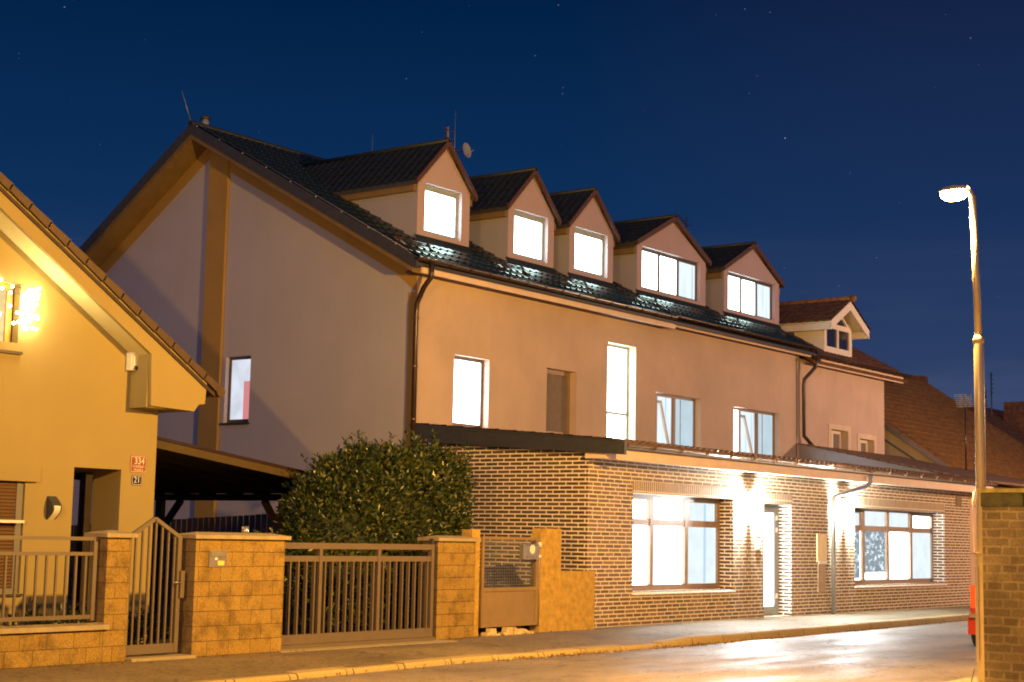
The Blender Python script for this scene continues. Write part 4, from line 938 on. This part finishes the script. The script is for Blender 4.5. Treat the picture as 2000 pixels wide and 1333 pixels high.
pf = thing('picket_fence', 'tall dark brown picket fence standing below the carport', 'fence', (21.9, 24, 0))
k = 0; y = 20.3
def ptop(y): return 1.94 - (y - 20.3) * .0475
s0 = None
while y < 30.0:
    h = ptop(y)
    o = B(21.88, 21.90, y, y + .128, .03, h + random.uniform(-.008, .008)).build('slat', M['wood'], pf); y += .163
MB().bar((21.93, 20.2, .5), (21.93, 30, .5), .04, .07).bar((21.93, 20.2, 1.5), (21.93, 30, 1.05), .04, .07).build('rail', M['wood'], pf)

# ================================================================ FRONT FENCE LINE
YF = 14.65
lw_ = thing('garden_wall', 'low split-block garden wall with a stone coping and grey railing', 'wall', (9, YF, 0))
B(4, 11.82, YF, YF + .18, -.05, .37).build('blockwork', M['block_x'], lw_)
MB().prism([(4, YF - .05, .375), (11.90, YF - .05, .375), (11.86, YF + .02, .45), (4, YF + .02, .45)], (0, 0, .0)).box(4, 11.87, YF - .05, YF + .22, .372, .425).build('coping', M['capstone'], lw_)
rl = MB(); yb = YF + .09
for (za, zb) in ((1.365, 1.405), (1.195, 1.235), (.49, .535)): rl.box(4, 11.69, yb - .02, yb + .02, za, zb)
rl.box(11.69, 11.74, yb - .025, yb + .025, .47, 1.405); rl.build('railing_frame', M['rail'], lw_)
x = 11.60
while x > 7:
    MB().box(x - .012, x + .012, yb - .012, yb + .012, .535, 1.195).build('baluster', M['rail'], lw_); x -= .132

def pier(x0, x1, y0, y1, label, h=1.405, mats=None, capz=.045, name='gate_pier'):
    t = thing(name, label, 'pillar', ((x0 + x1) / 2, y0, 0))
    m = MB(); m.face([(x0, y0, -.05), (x1, y0, -.05), (x1, y0, h), (x0, y0, h)]); m.face([(x0, y1, -.05), (x1, y1, -.05), (x1, y1, h), (x0, y1, h)]); f = m.build('blockwork', M['block_x'], t)
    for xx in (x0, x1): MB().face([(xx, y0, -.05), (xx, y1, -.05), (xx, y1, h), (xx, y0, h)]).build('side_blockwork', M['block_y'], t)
    o = .055; c = MB(); c.box(x0 - o, x1 + o, y0 - o, y1 + o, h, h + capz)
    i = len(c.v); c.v += [(x0 - o, y0 - o, h + capz), (x1 + o, y0 - o, h + capz), (x1 + o, y1 + o, h + capz), (x0 - o, y1 + o, h + capz), (x0 + .12, (y0 + y1) / 2, h + capz + .035), (x1 - .12, (y0 + y1) / 2, h + capz + .035)]
    for q in ((0, 1, 5, 4), (1, 2, 5), (2, 3, 4, 5), (3, 0, 4)): c.f.append(tuple(i + k for k in q)); c.sm.append(False)
    c.build('cap_stone', M['capstone'], t)
    return t
pier(11.825, 12.16, YF, YF + .30, 'narrow split-block pier left of the peaked pedestrian gate')
bp = pier(13.15, 14.65, YF, YF + .30, 'wide split-block pier with a steel mailbox in its face', 1.405)
pier(18.08, 18.97, 14.95, 15.25, 'split-block pier between the sliding gate and the mesh gate', 1.42)
# round steel tube on the wide pier
t = thing('metal_tube', 'short shiny metal tube standing on the wide pier', 'tube', (14.05, YF + .12, 1.45))
MB().tube([(14.06, YF + .12, 1.45), (14.06, YF + .12, 1.565)], .045, 16).build('tube', M['steel'], t)
# steel mailbox
mb_ = thing('mailbox', 'square steel mailbox with flap and yellow sticker set in the wide pier', 'mailbox', (13.50, YF, 1.07))
B(13.365, 13.645, YF - .012, YF + .05, 1.065, 1.262).build('front_plate', M['steel'], mb_)
B(13.385, 13.625, YF - .022, YF - .0125, 1.19, 1.25).build('flap', plain('steel_flap', (.34, .32, .29), .35, .7), mb_)
B(13.50, 13.605, YF - .016, YF - .0125, 1.085, 1.14).build('sticker', M['yellow'], mb_)
B(13.45, 13.49, YF - .018, YF - .0125, 1.15, 1.178).build('button', M['enamel'], mb_)
# pedestrian gate
pg = thing('pedestrian_gate', 'grey barred gate rising to a central peak between two piers', 'gate', (12.62, YF + .08, 0))
y = YF + .10; fr_ = MB()
xl, xr = 12.20, 13.00
fr_.box(xl, xl + .04, y - .02, y + .02, .06, 1.40).box(xr - .06, xr, y - .025, y + .025, .06, 1.41).box(xl + .04, xr - .06, y - .02, y + .02, .06, .17)
fr_.bar((xl, y, 1.40), (12.585, y, 1.63), .045, .045, (0, 1, 0)).bar((12.585, y, 1.63), (xr, y, 1.40), .045, .045, (0, 1, 0))
fr_.build('frame', M['rail'], pg)
for k in range(7):
    x = xl + .115 + k * .098; zt = 1.40 + .23 * (1 - abs(x - 12.585) / (.40)) - .02
    MB().box(x - .011, x + .011, y - .011, y + .011, .17, zt).build('bar', M['rail'], pg)
MB().box(xr - .02, xr + .04, y - .05, y - .026, .70, 1.02).build('lock_box', M['rail'], pg)
MB().tube([(xr - .05, y - .03, .88), (xr - .05, y - .08, .88), (xr - .16, y - .08, .885)], .009, 8).build('handle', M['steel'], pg)
B(12.17, 13.14, YF - .1, YF + .25, -.02, .03).build('threshold', M['capstone'], pg)
# sliding gate
sg = thing('sliding_gate', 'wide grey barred sliding driveway gate on a bottom track', 'gate', (16.2, 14.85, 0))
y = 14.85; f = MB(); x0, x1 = 14.66, 17.78
f.box(x0, x1, y - .03, y + .03, 1.29, 1.37).box(x0, x1, y - .025, y + .025, 1.125, 1.20).box(x0, x1, y - .035, y + .035, .06, .185)
for x in (15.50, 16.66): f.box(x - .03, x + .03, y - .032, y + .032, .185, 1.29)
f.box(x1, x1 + .06, y - .033, y + .033, .06, 1.37)
f.build('frame', M['rail'], sg)
for a, b, n in ((14.72, 15.47, 5), (15.53, 16.63, 8), (16.69, 17.78, 8)):
    for k in range(n):
        x = a + (b - a) * (k + .5) / n; MB().box(x - .012, x + .012, y - .025, y + .025, .185, 1.125).build('bar', M['rail'], sg)
MB().box(14.6, 17.9, 14.82, 14.88, -.01, .055).build('track', M['rail'], sg)
MB().box(14.55, 18.1, 14.55, 15.1, -.01, .004).build('threshold', M['capstone'], sg)
MB().box(17.98, 18.04, 14.98, 15.04, 0, 1.45).build('guide_post', M['flash'], sg)
# narrow mesh gate and its posts
Y3 = 15.12
ng = thing('mesh_gate', 'old tan steel gate with wire mesh above a solid lower panel', 'gate', (20.25, Y3, 0))
f = MB(); f.box(19.33, 19.38, Y3 - .02, Y3 + .02, .12, 1.50).box(20.72, 20.78, Y3 - .02, Y3 + .02, .12, 1.50).box(19.38, 20.72, Y3 - .02, Y3 + .02, 1.455, 1.50).box(19.38, 20.72, Y3 - .02, Y3 + .02, .66, .72).box(19.38, 20.72, Y3 - .02, Y3 + .02, .12, .16)
f.build('frame', M['oldpaint'], ng)
B(19.38, 20.72, Y3 - .005, Y3 + .005, .16, .66).build('lower_panel', M['oldpaint'], ng)
ms = MB()
k = 19.42
while k < 20.72: ms.box(k, k + .005, Y3 - .003, Y3 + .003, .72, 1.455); k += .045
k = .76
while k < 1.45: ms.box(19.38, 20.72, Y3 + .0035, Y3 + .008, k, k + .005); k += .045
ms.build('wire_mesh', M['galv'], ng)
ic = thing('gate_letterbox', 'grey metal letterbox with round emblem hung on the mesh gate', 'mailbox', (20.45, Y3 - .05, 1.15))
B(20.27, 20.69, Y3 - .10, Y3 - .021, 1.155, 1.395).build('body', M['galv'], ic)
MB().tube([(20.50, Y3 - .101, 1.31), (20.50, Y3 - .108, 1.31)], .07, 18).build('emblem', M['enamel'], ic)
MB().box(20.32, 20.64, Y3 - .104, Y3 - .101, 1.372, 1.382).build('slot', M['flash'], ic)
for q in range(5): MB().tube([(20.36 + q * .065, Y3 - .101, 1.19), (20.36 + q * .065, Y3 - .106, 1.19)], .009, 8).build('hole', M['flash'], ic)
p1 = thing('gate_post', 'slim square ochre post left of the mesh gate', 'pillar', (19.2, 15.15, 0)); MB().box(19.10, 19.30, 15.13, 15.33, -.02, 1.60).build('shaft', M['roughcoat'], p1)
p2 = thing('stepped_wall', 'rough ochre rendered post stepping down to a low wall by the brick corner', 'wall', (21.5, 15.15, 0))
MB().prism([(20.86, Y3, -.02), (22.43, Y3, -.02), (22.43, Y3, .955), (21.44, Y3, .965), (21.44, Y3, 1.645), (20.93, Y3, 1.645), (20.86, Y3, 1.50)], (0, .20, 0)).build('render', M['roughcoat'], p2)
MB().tube([(20.80, Y3 - .01, .1), (20.80, Y3 - .01, 1.52)], .02, 8).build('gate_tube', M['oldpaint'], p2)
h_ = MB(); h_.tube([(20.80, Y3 - .03, 1.35), (20.80, Y3 - .03, 1.42)], .035, 8).tube([(20.80, Y3 - .03, 1.18), (20.80, Y3 - .03, 1.22)], .03, 8); h_.build('hinge', M['enamel'], p2)
# rubble at the gate foot
rr = random.Random(11)
ru = MB()
for k in range(16):
    x = 19.40 + rr.random() * 1.75; s = rr.uniform(.03, .09); ru.prism([(x, Y3 - .08, -.01), (x + s * 1.8, Y3 - .1, -.01), (x + s * 1.6, Y3 - .09, s * rr.uniform(.5, 1.2)), (x + s * .3, Y3 - .08, s * rr.uniform(.8, 1.4))], (0, rr.uniform(.05, .12), 0))
tag(ru.build('rubble', M['rubble']), 'crumbled pale plaster lumps along the foot of the mesh gate', 'rubble', kind='stuff')
# tarpaulin behind the mesh gate
tp = MB(); nx, nz = 18, 12
def tpp(i, j):
    u = i / nx; v = j / nz; x = 19.5 + u * 1.9; top = .52 + .50 * sin(min(1, u * 1.25) * pi / 2) ** .8
    return (x, 15.60 + .5 * v + .05 * sin(i * 1.7 + j), -.0 + top * sin(v * pi / 2) + .03 * sin(i * 2.3 + j * 1.1) * v)
for i in range(nx):
    for j in range(nz): tp.face([tpp(i, j), tpp(i + 1, j), tpp(i + 1, j + 1), tpp(i, j + 1)], True)
for i in range(nx): tp.face([tpp(i, nz), tpp(i + 1, nz), (tpp(i + 1, nz)[0], 16.9, 0), (tpp(i, nz)[0], 16.9, 0)], True)
tag(tp.build('tarpaulin', M['tarp']), 'dark blue tarpaulin heap behind the mesh gate', 'tarpaulin')

# ================================================================ PLANTS
def leaves(mb, pts, size, rnd, droop=.2):
    for p, nrm in pts:
        d = Vector((rnd.gauss(0, 1), rnd.gauss(0, 1), rnd.gauss(.35, .7))).normalized() * .75 + nrm * .6; d.normalize()
        w = d.cross(Vector((rnd.gauss(0, 1), rnd.gauss(0, 1), rnd.gauss(0, 1)))).normalized()
        s = size * rnd.uniform(.65, 1.25); h = w * s * .20; up = d.cross(w) * s * .06
        a = p; b = p + d * s * .5; c = p + d * s
        i = len(mb.v); mb.v += [tuple(a), tuple(b + h + up), tuple(c), tuple(b - h + up), tuple(b)]
        mb.f += [(i, i + 1, i + 4), (i + 1, i + 2, i + 4), (i + 2, i + 3, i + 4), (i + 3, i, i + 4)]; mb.sm += [False] * 4
br = random.Random(21)
bushc = [((18.75, 16.75, 1.55), (1.55, .95, 1.30)), ((17.75, 16.7, 1.25), (1.05, .85, 1.15)), ((19.85, 16.85, 1.95), (.95, .75, .85)), ((18.5, 16.7, .75), (1.25, .8, .8)), ((20.05, 16.8, 1.3), (.65, .7, .9)), ((19.3, 16.8, 2.2), (1.1, .75, .6)), ((18.1, 16.8, 2.05), (.8, .7, .65)), ((20.15, 16.85, 2.45), (.72, .6, .48)), ((18.75, 16.8, 2.45), (.8, .6, .42))]
def inside(p, k=1.0): return any(sum(((p[i] - c[i]) / (r[i] * k)) ** 2 for i in range(3)) < 1 for c, r in bushc)
pts = []
while len(pts) < 22000:
    c, r = bushc[br.choices(range(len(bushc)), [q[1][0] * q[1][2] for q in bushc])[0]]
    n = Vector((br.gauss(0, 1), br.gauss(0, 1), br.gauss(0, 1))).normalized()
    if n.y > .55: continue
    lump = 1 + .11 * sin(n.x * 9 + c[0] * 3) * sin(n.z * 11 + c[2]) + .05 * sin(n.x * 23 + n.z * 17)
    k = br.uniform(.80, 1.02) * lump
    p = Vector((c[0] + n.x * r[0] * k, c[1] + n.y * r[1] * k, c[2] + n.z * r[2] * k))
    if p.z < .12 or inside(p, .80): continue
    pts.append((p, n))
# loose shoots that break the outline
for _ in range(150):
    c, r = br.choice(bushc); n = Vector((br.gauss(0, 1), br.gauss(0, .6), abs(br.gauss(.5, .8)))).normalized()
    base = Vector((c[0] + n.x * r[0], c[1] + n.y * r[1], c[2] + n.z * r[2])); dr = (n + Vector((0, 0, .6))).normalized()
    if inside(base, .95): continue
    for q in range(13): pts.append((base + dr * (.021 * q) + Vector((br.gauss(0, .012),) * 3), dr))
bt = thing('laurel_bush', 'broad clipped laurel bush behind the sliding gate', 'bush', (18.8, 16.75, 0))
mbl = MB(); leaves(mbl, pts, .092, br); mbl.build('foliage', M['leaf'], bt)
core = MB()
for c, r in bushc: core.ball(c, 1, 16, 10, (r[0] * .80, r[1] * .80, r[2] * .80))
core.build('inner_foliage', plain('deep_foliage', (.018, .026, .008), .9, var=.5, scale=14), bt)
tk = MB()
for k in range(7):
    a = (18.2 + k * .2, 16.7 + (k % 3) * .1, 0); tk.tube([a, (a[0] + br.uniform(-.3, .3), 16.7, .8), (a[0] + br.uniform(-.8, .8), 16.75, 1.6)], .03, 6, radii=[.04, .03, .015])
tk.build('stems', M['trunk'], bt)
def small_plant(x, y, w, h, n, label):
    t = thing('garden_plant', label, 'plant', (x, y, 0), 'low plants in the front garden'); pts = []
    for _ in range(n):
        a = br.uniform(0, 2 * pi); r = sqrt(br.random()) * w; z = h * (1 - (r / w) ** 2 * .6) * br.uniform(.35, 1)
        n_ = Vector((cos(a) * r / w, sin(a) * r / w, .8)).normalized(); pts.append((Vector((x + cos(a) * r, y + sin(a) * r, z)), n_))
    q = MB(); leaves(q, pts, .10, br); q.build('foliage', M['leafdark'], t)
    s = MB()
    for _ in range(6): a = br.uniform(0, 2 * pi); s.tube([(x, y, 0), (x + cos(a) * w * .6, y + sin(a) * w * .6, h * .8)], .006, 5)
    s.build('stems', M['trunk'], t)
small_plant(11.75, 15.9, .28, .62, 260, 'low leafy plant seen through the left railing, farthest left')
small_plant(12.35, 15.9, .30, .60, 260, 'low leafy plant seen through the left railing, middle one')
small_plant(12.88, 16.0, .30, .72, 320, 'tallest leafy plant seen through the left railing near the porch')
small_plant(13.35, 16.0, .30, .50, 300, 'dark plant behind the bars of the peaked gate')
small_plant(13.95, 16.4, .25, .42, 220, 'small dark plant deeper behind the peaked gate')
# fallen leaves by the kerb
lt = MB(); pts = []
for _ in range(900):
    x = br.choice([br.uniform(13, 40), br.gauss(21.6, .9), br.gauss(18.2, .7)]); off = abs(br.gauss(0, .10)); pts.append((Vector((x, ky(x) - off - .01, -.117)), Vector((0, 0, .1))))
for _ in range(260):
    x = br.uniform(11, 22.4); pts.append((Vector((x, (14.6 if x < 15 else 15.05) - abs(br.gauss(0, .10)), -.001)), Vector((0, 0, .1))))
leaves(lt, pts, .045, br); lt.v = [(a, b, max(c, -.118) if c < -.05 else max(c, .002)) for a, b, c in lt.v]
tag(lt.build('leaf_litter', M['litter']), 'dry leaf crumbs along the kerb and wall foot', 'leaf litter', kind='stuff')

# ================================================================ RIGHT FOREGROUND: old brick wall
ow = thing('old_brick_wall', 'mossy old brick garden wall end at the right edge', 'wall', (14.4, 4, -.1))
m = MB(); m.face([(14.30, 1.0, -.12), (14.30, 5.38, -.12), (14.30, 5.38, 1.86), (14.30, 1.0, 1.86)]); m.face([(14.60, 1.0, -.12), (14.60, 5.38, -.12), (14.60, 5.38, 1.86), (14.60, 1.0, 1.86)]); m.build('brickwork', M['wallbrick'], ow)
MB().face([(14.30, 5.38, -.12), (14.60, 5.38, -.12), (14.60, 5.38, 1.86), (14.30, 5.38, 1.86)]).build('end_brickwork', M['wallbrick_x'], ow)
y = 5.39; bl = MB()
while y > 1.0:
    bl.box(14.28, 14.62, y - .395, y - .005, 1.862, 1.985); y -= .40
bl.build('coping_blocks', M['mossblock'], ow)
MB().box(14.25, 14.65, 1.0, 5.41, 1.988, 2.025).build('cap', M['litcap'], ow)

# ================================================================ STREET LAMPS
def street_lamp(loc, label, power=LAMP_W, colour=SODIUM):
    lx, ly = loc; t = thing('street_lamp', label, 'street lamp', (lx, ly, -.1), 'sodium street lamps')
    lean = Vector((.029, .041, 0)) * 0 + Vector((.0095, -.0068, 0))     # the post leans a little
    def Q(z): return Vector((lx, ly, z)) - lean * (5.06 - z)
    Q = lambda z: Vector((lx, ly, z)) + Vector((.021, -.028, 0)) * max(0, min(1, (5.10 - z) / 1.5))
    MB().tube([Q(-.1), Q(3.60), Q(3.64)], .05, 20, radii=[.054, .050, .042]).build('lower_pole', M['lamp_metal'], t)
    MB().tube([Q(3.60), Q(5.12)], .036, 18).build('upper_pole', M['lamp_metal'], t)
    MB().tube([Q(3.57), Q(3.62), Q(3.66)], .06, 18, radii=[.056, .058, .042]).build('collar', M['lamp_metal'], t)
    MB().tube([Q(5.08), (lx, ly + .03, 5.17), (lx, ly + .10, 5.20)], .034, 12).build('arm', M['lamp_metal'], t)
    hd = MB(); secs = [(.05, .05, .04), (.10, .075, .055), (.20, .09, .065), (.31, .075, .05), (.37, .03, .02)]
    rings = []
    for d, w, h in secs: rings.append([(lx + w * cos(a), ly + d, 5.20 + (h * sin(a) if sin(a) > 0 else 0)) for a in [pi * k / 8 for k in range(9)]])
    for a, b in zip(rings, rings[1:]):
        for k in range(8): hd.face([a[k], a[k + 1], b[k + 1], b[k]], True)
    hd.build('housing', M['lamp_metal'], t)
    MB().ball((lx, ly + .20, 5.17), .085, 16, 8, (1.0, 1.8, .9)).build('bowl', M['lamp_glow'], t)
    ld = bpy.data.lights.new('sodium_light', 'POINT'); ld.energy = power; ld.color = colour; ld.shadow_soft_size = .10
    lo = bpy.data.objects.new('sodium_light', ld); COL.objects.link(lo); lo.parent = t; lo.location = Vector((lx, ly + .20, 4.98)) - Vector((lx, ly, -.1))
    return t
sl1 = street_lamp((15.88, 6.018), 'lit orange street lamp on a stepped metal pole')
x, y = 15.885, 6.012
MB().box(x - .03, x + .03, y - .03, y + .03, -.09, 1.40).build('cable_box', M['lamp_metal'], sl1)
MB().box(x - .038, x + .038, y - .038, y + .038, 1.40, 1.43).build('box_cap', M['capstone'], sl1)
MB().box(x - .042, x - .031, y - .0, y + .034, .35, 1.28).box(x - .046, x - .031, y - .005, y + .038, 1.28, 1.30).build('conduit', M['lamp_metal'], sl1)
MB().tube([(x - .03, y + .04, 1.44), (x - .02, y + .055, 1.95), (x + .0, y + .05, 2.05)], .006, 6).build('cable', M['enamel'], sl1)
MB().tube([(x - .05, y + .05, .28), (x - .06, y + .09, .10), (x - .07, y + .10, -.05)], .005, 6).build('loose_wire', M['gutter'], sl1)
street_lamp((-1.0, 5.2), 'street lamp nearer the viewer, out of the picture to the left', 6200)
street_lamp((45.0, 6.6), 'street lamp standing farther along the street past the brick wall', 4700, (1, .55, .30))

# ================================================================ RED CAR
cr = thing('parked_car', 'red hatchback parked beyond the lamp post, mostly hidden', 'car', (27, 8.82, -.12))
CYc = 8.82; hwd = .86; cb = MB()
# stations along the length: x, half width, z low, z belt, z roof, roof half width
st = [(25.02, .72, .18, .62, .80, .60), (25.06, .83, .14, .66, .92, .66), (25.25, .86, .12, .74, 1.20, .62), (25.9, .87, .10, .78, 1.34, .60), (27.0, .87, .10, .78, 1.36, .60), (27.7, .87, .10, .76, 1.24, .60), (28.3, .86, .10, .74, .86, .66), (29.0, .80, .14, .62, .70, .62), (29.15, .66, .20, .52, .56, .5)]
secs = []
for X_, hw_, zl, zbt, zrf, rw in st:
    secs.append([(X_, CYc + a, b) for a, b in ((-hw_ * .92, zl), (-hw_, zl + .14), (-hw_, (zl + zbt) / 2 + .1), (-hw_ * .97, zbt), (-rw, zrf - .02), (-rw * .8, zrf), (rw * .8, zrf), (rw, zrf - .02), (hw_ * .97, zbt), (hw_, (zl + zbt) / 2 + .1), (hw_, zl + .14), (hw_ * .92, zl))])
for a, b in zip(secs, secs[1:]):
    for k in range(12): cb.face([a[k], a[(k + 1) % 12], b[(k + 1) % 12], b[k]], True)
cb.face(secs[0]); cb.face(secs[-1]); cb.build('body', M['redpaint'], cr)
for sd_ in (-1, 1):
    yy_ = CYc + sd_ * .80
    for wx in (25.43, 28.2):
        w_ = MB().tube([(wx, yy_ - .09 * sd_, .17), (wx, yy_ + .06 * sd_, .17)], .29, 22).build('wheel', M['tyre'], cr)
        MB().tube([(wx, yy_ + .061 * sd_, .17), (wx, yy_ + .066 * sd_, .17)], .18, 18).build('rim', M['galv'], w_, WL[cr.name])
    MB().prism([(25.015, yy_ - sd_ * .16, .52), (25.015, yy_ + sd_ * .0, .52), (25.05, yy_ + sd_ * .025, .88), (25.05, yy_ - sd_ * .14, .88)], (.10, 0, 0)).build('tail_light', M['taillens'], cr)
    MB().box(26.0, 27.5, yy_ - .03 + .02 * sd_, yy_ - .0 + .02 * sd_, .84, 1.16).build('side_window', M['winglass'], cr)
bm = MB()
for k in range(8): a0 = -hwd + 2 * hwd * k / 8; a1 = -hwd + 2 * hwd * (k + 1) / 8; f0 = .10 * (abs(a0) / hwd) ** 3; f1 = .10 * (abs(a1) / hwd) ** 3; bm.prism([(24.93 + f0, CYc + a0, .10), (24.93 + f1, CYc + a1, .10), (24.93 + f1, CYc + a1, .40), (24.93 + f0, CYc + a0, .40)], (.15, 0, 0))
bm.build('rear_bumper', M['redpaint'], cr)
B(24.925, 24.99, CYc - .80, CYc + .80, .37, .43).build('bumper_strip', M['greystrip'], cr)
MB().prism([(25.06, CYc - .5, .92), (25.06, CYc + .5, .92), (25.23, CYc + .48, 1.16), (25.23, CYc - .48, 1.16)], (-.03, 0, 0)).build('rear_window', M['winglass'], cr)
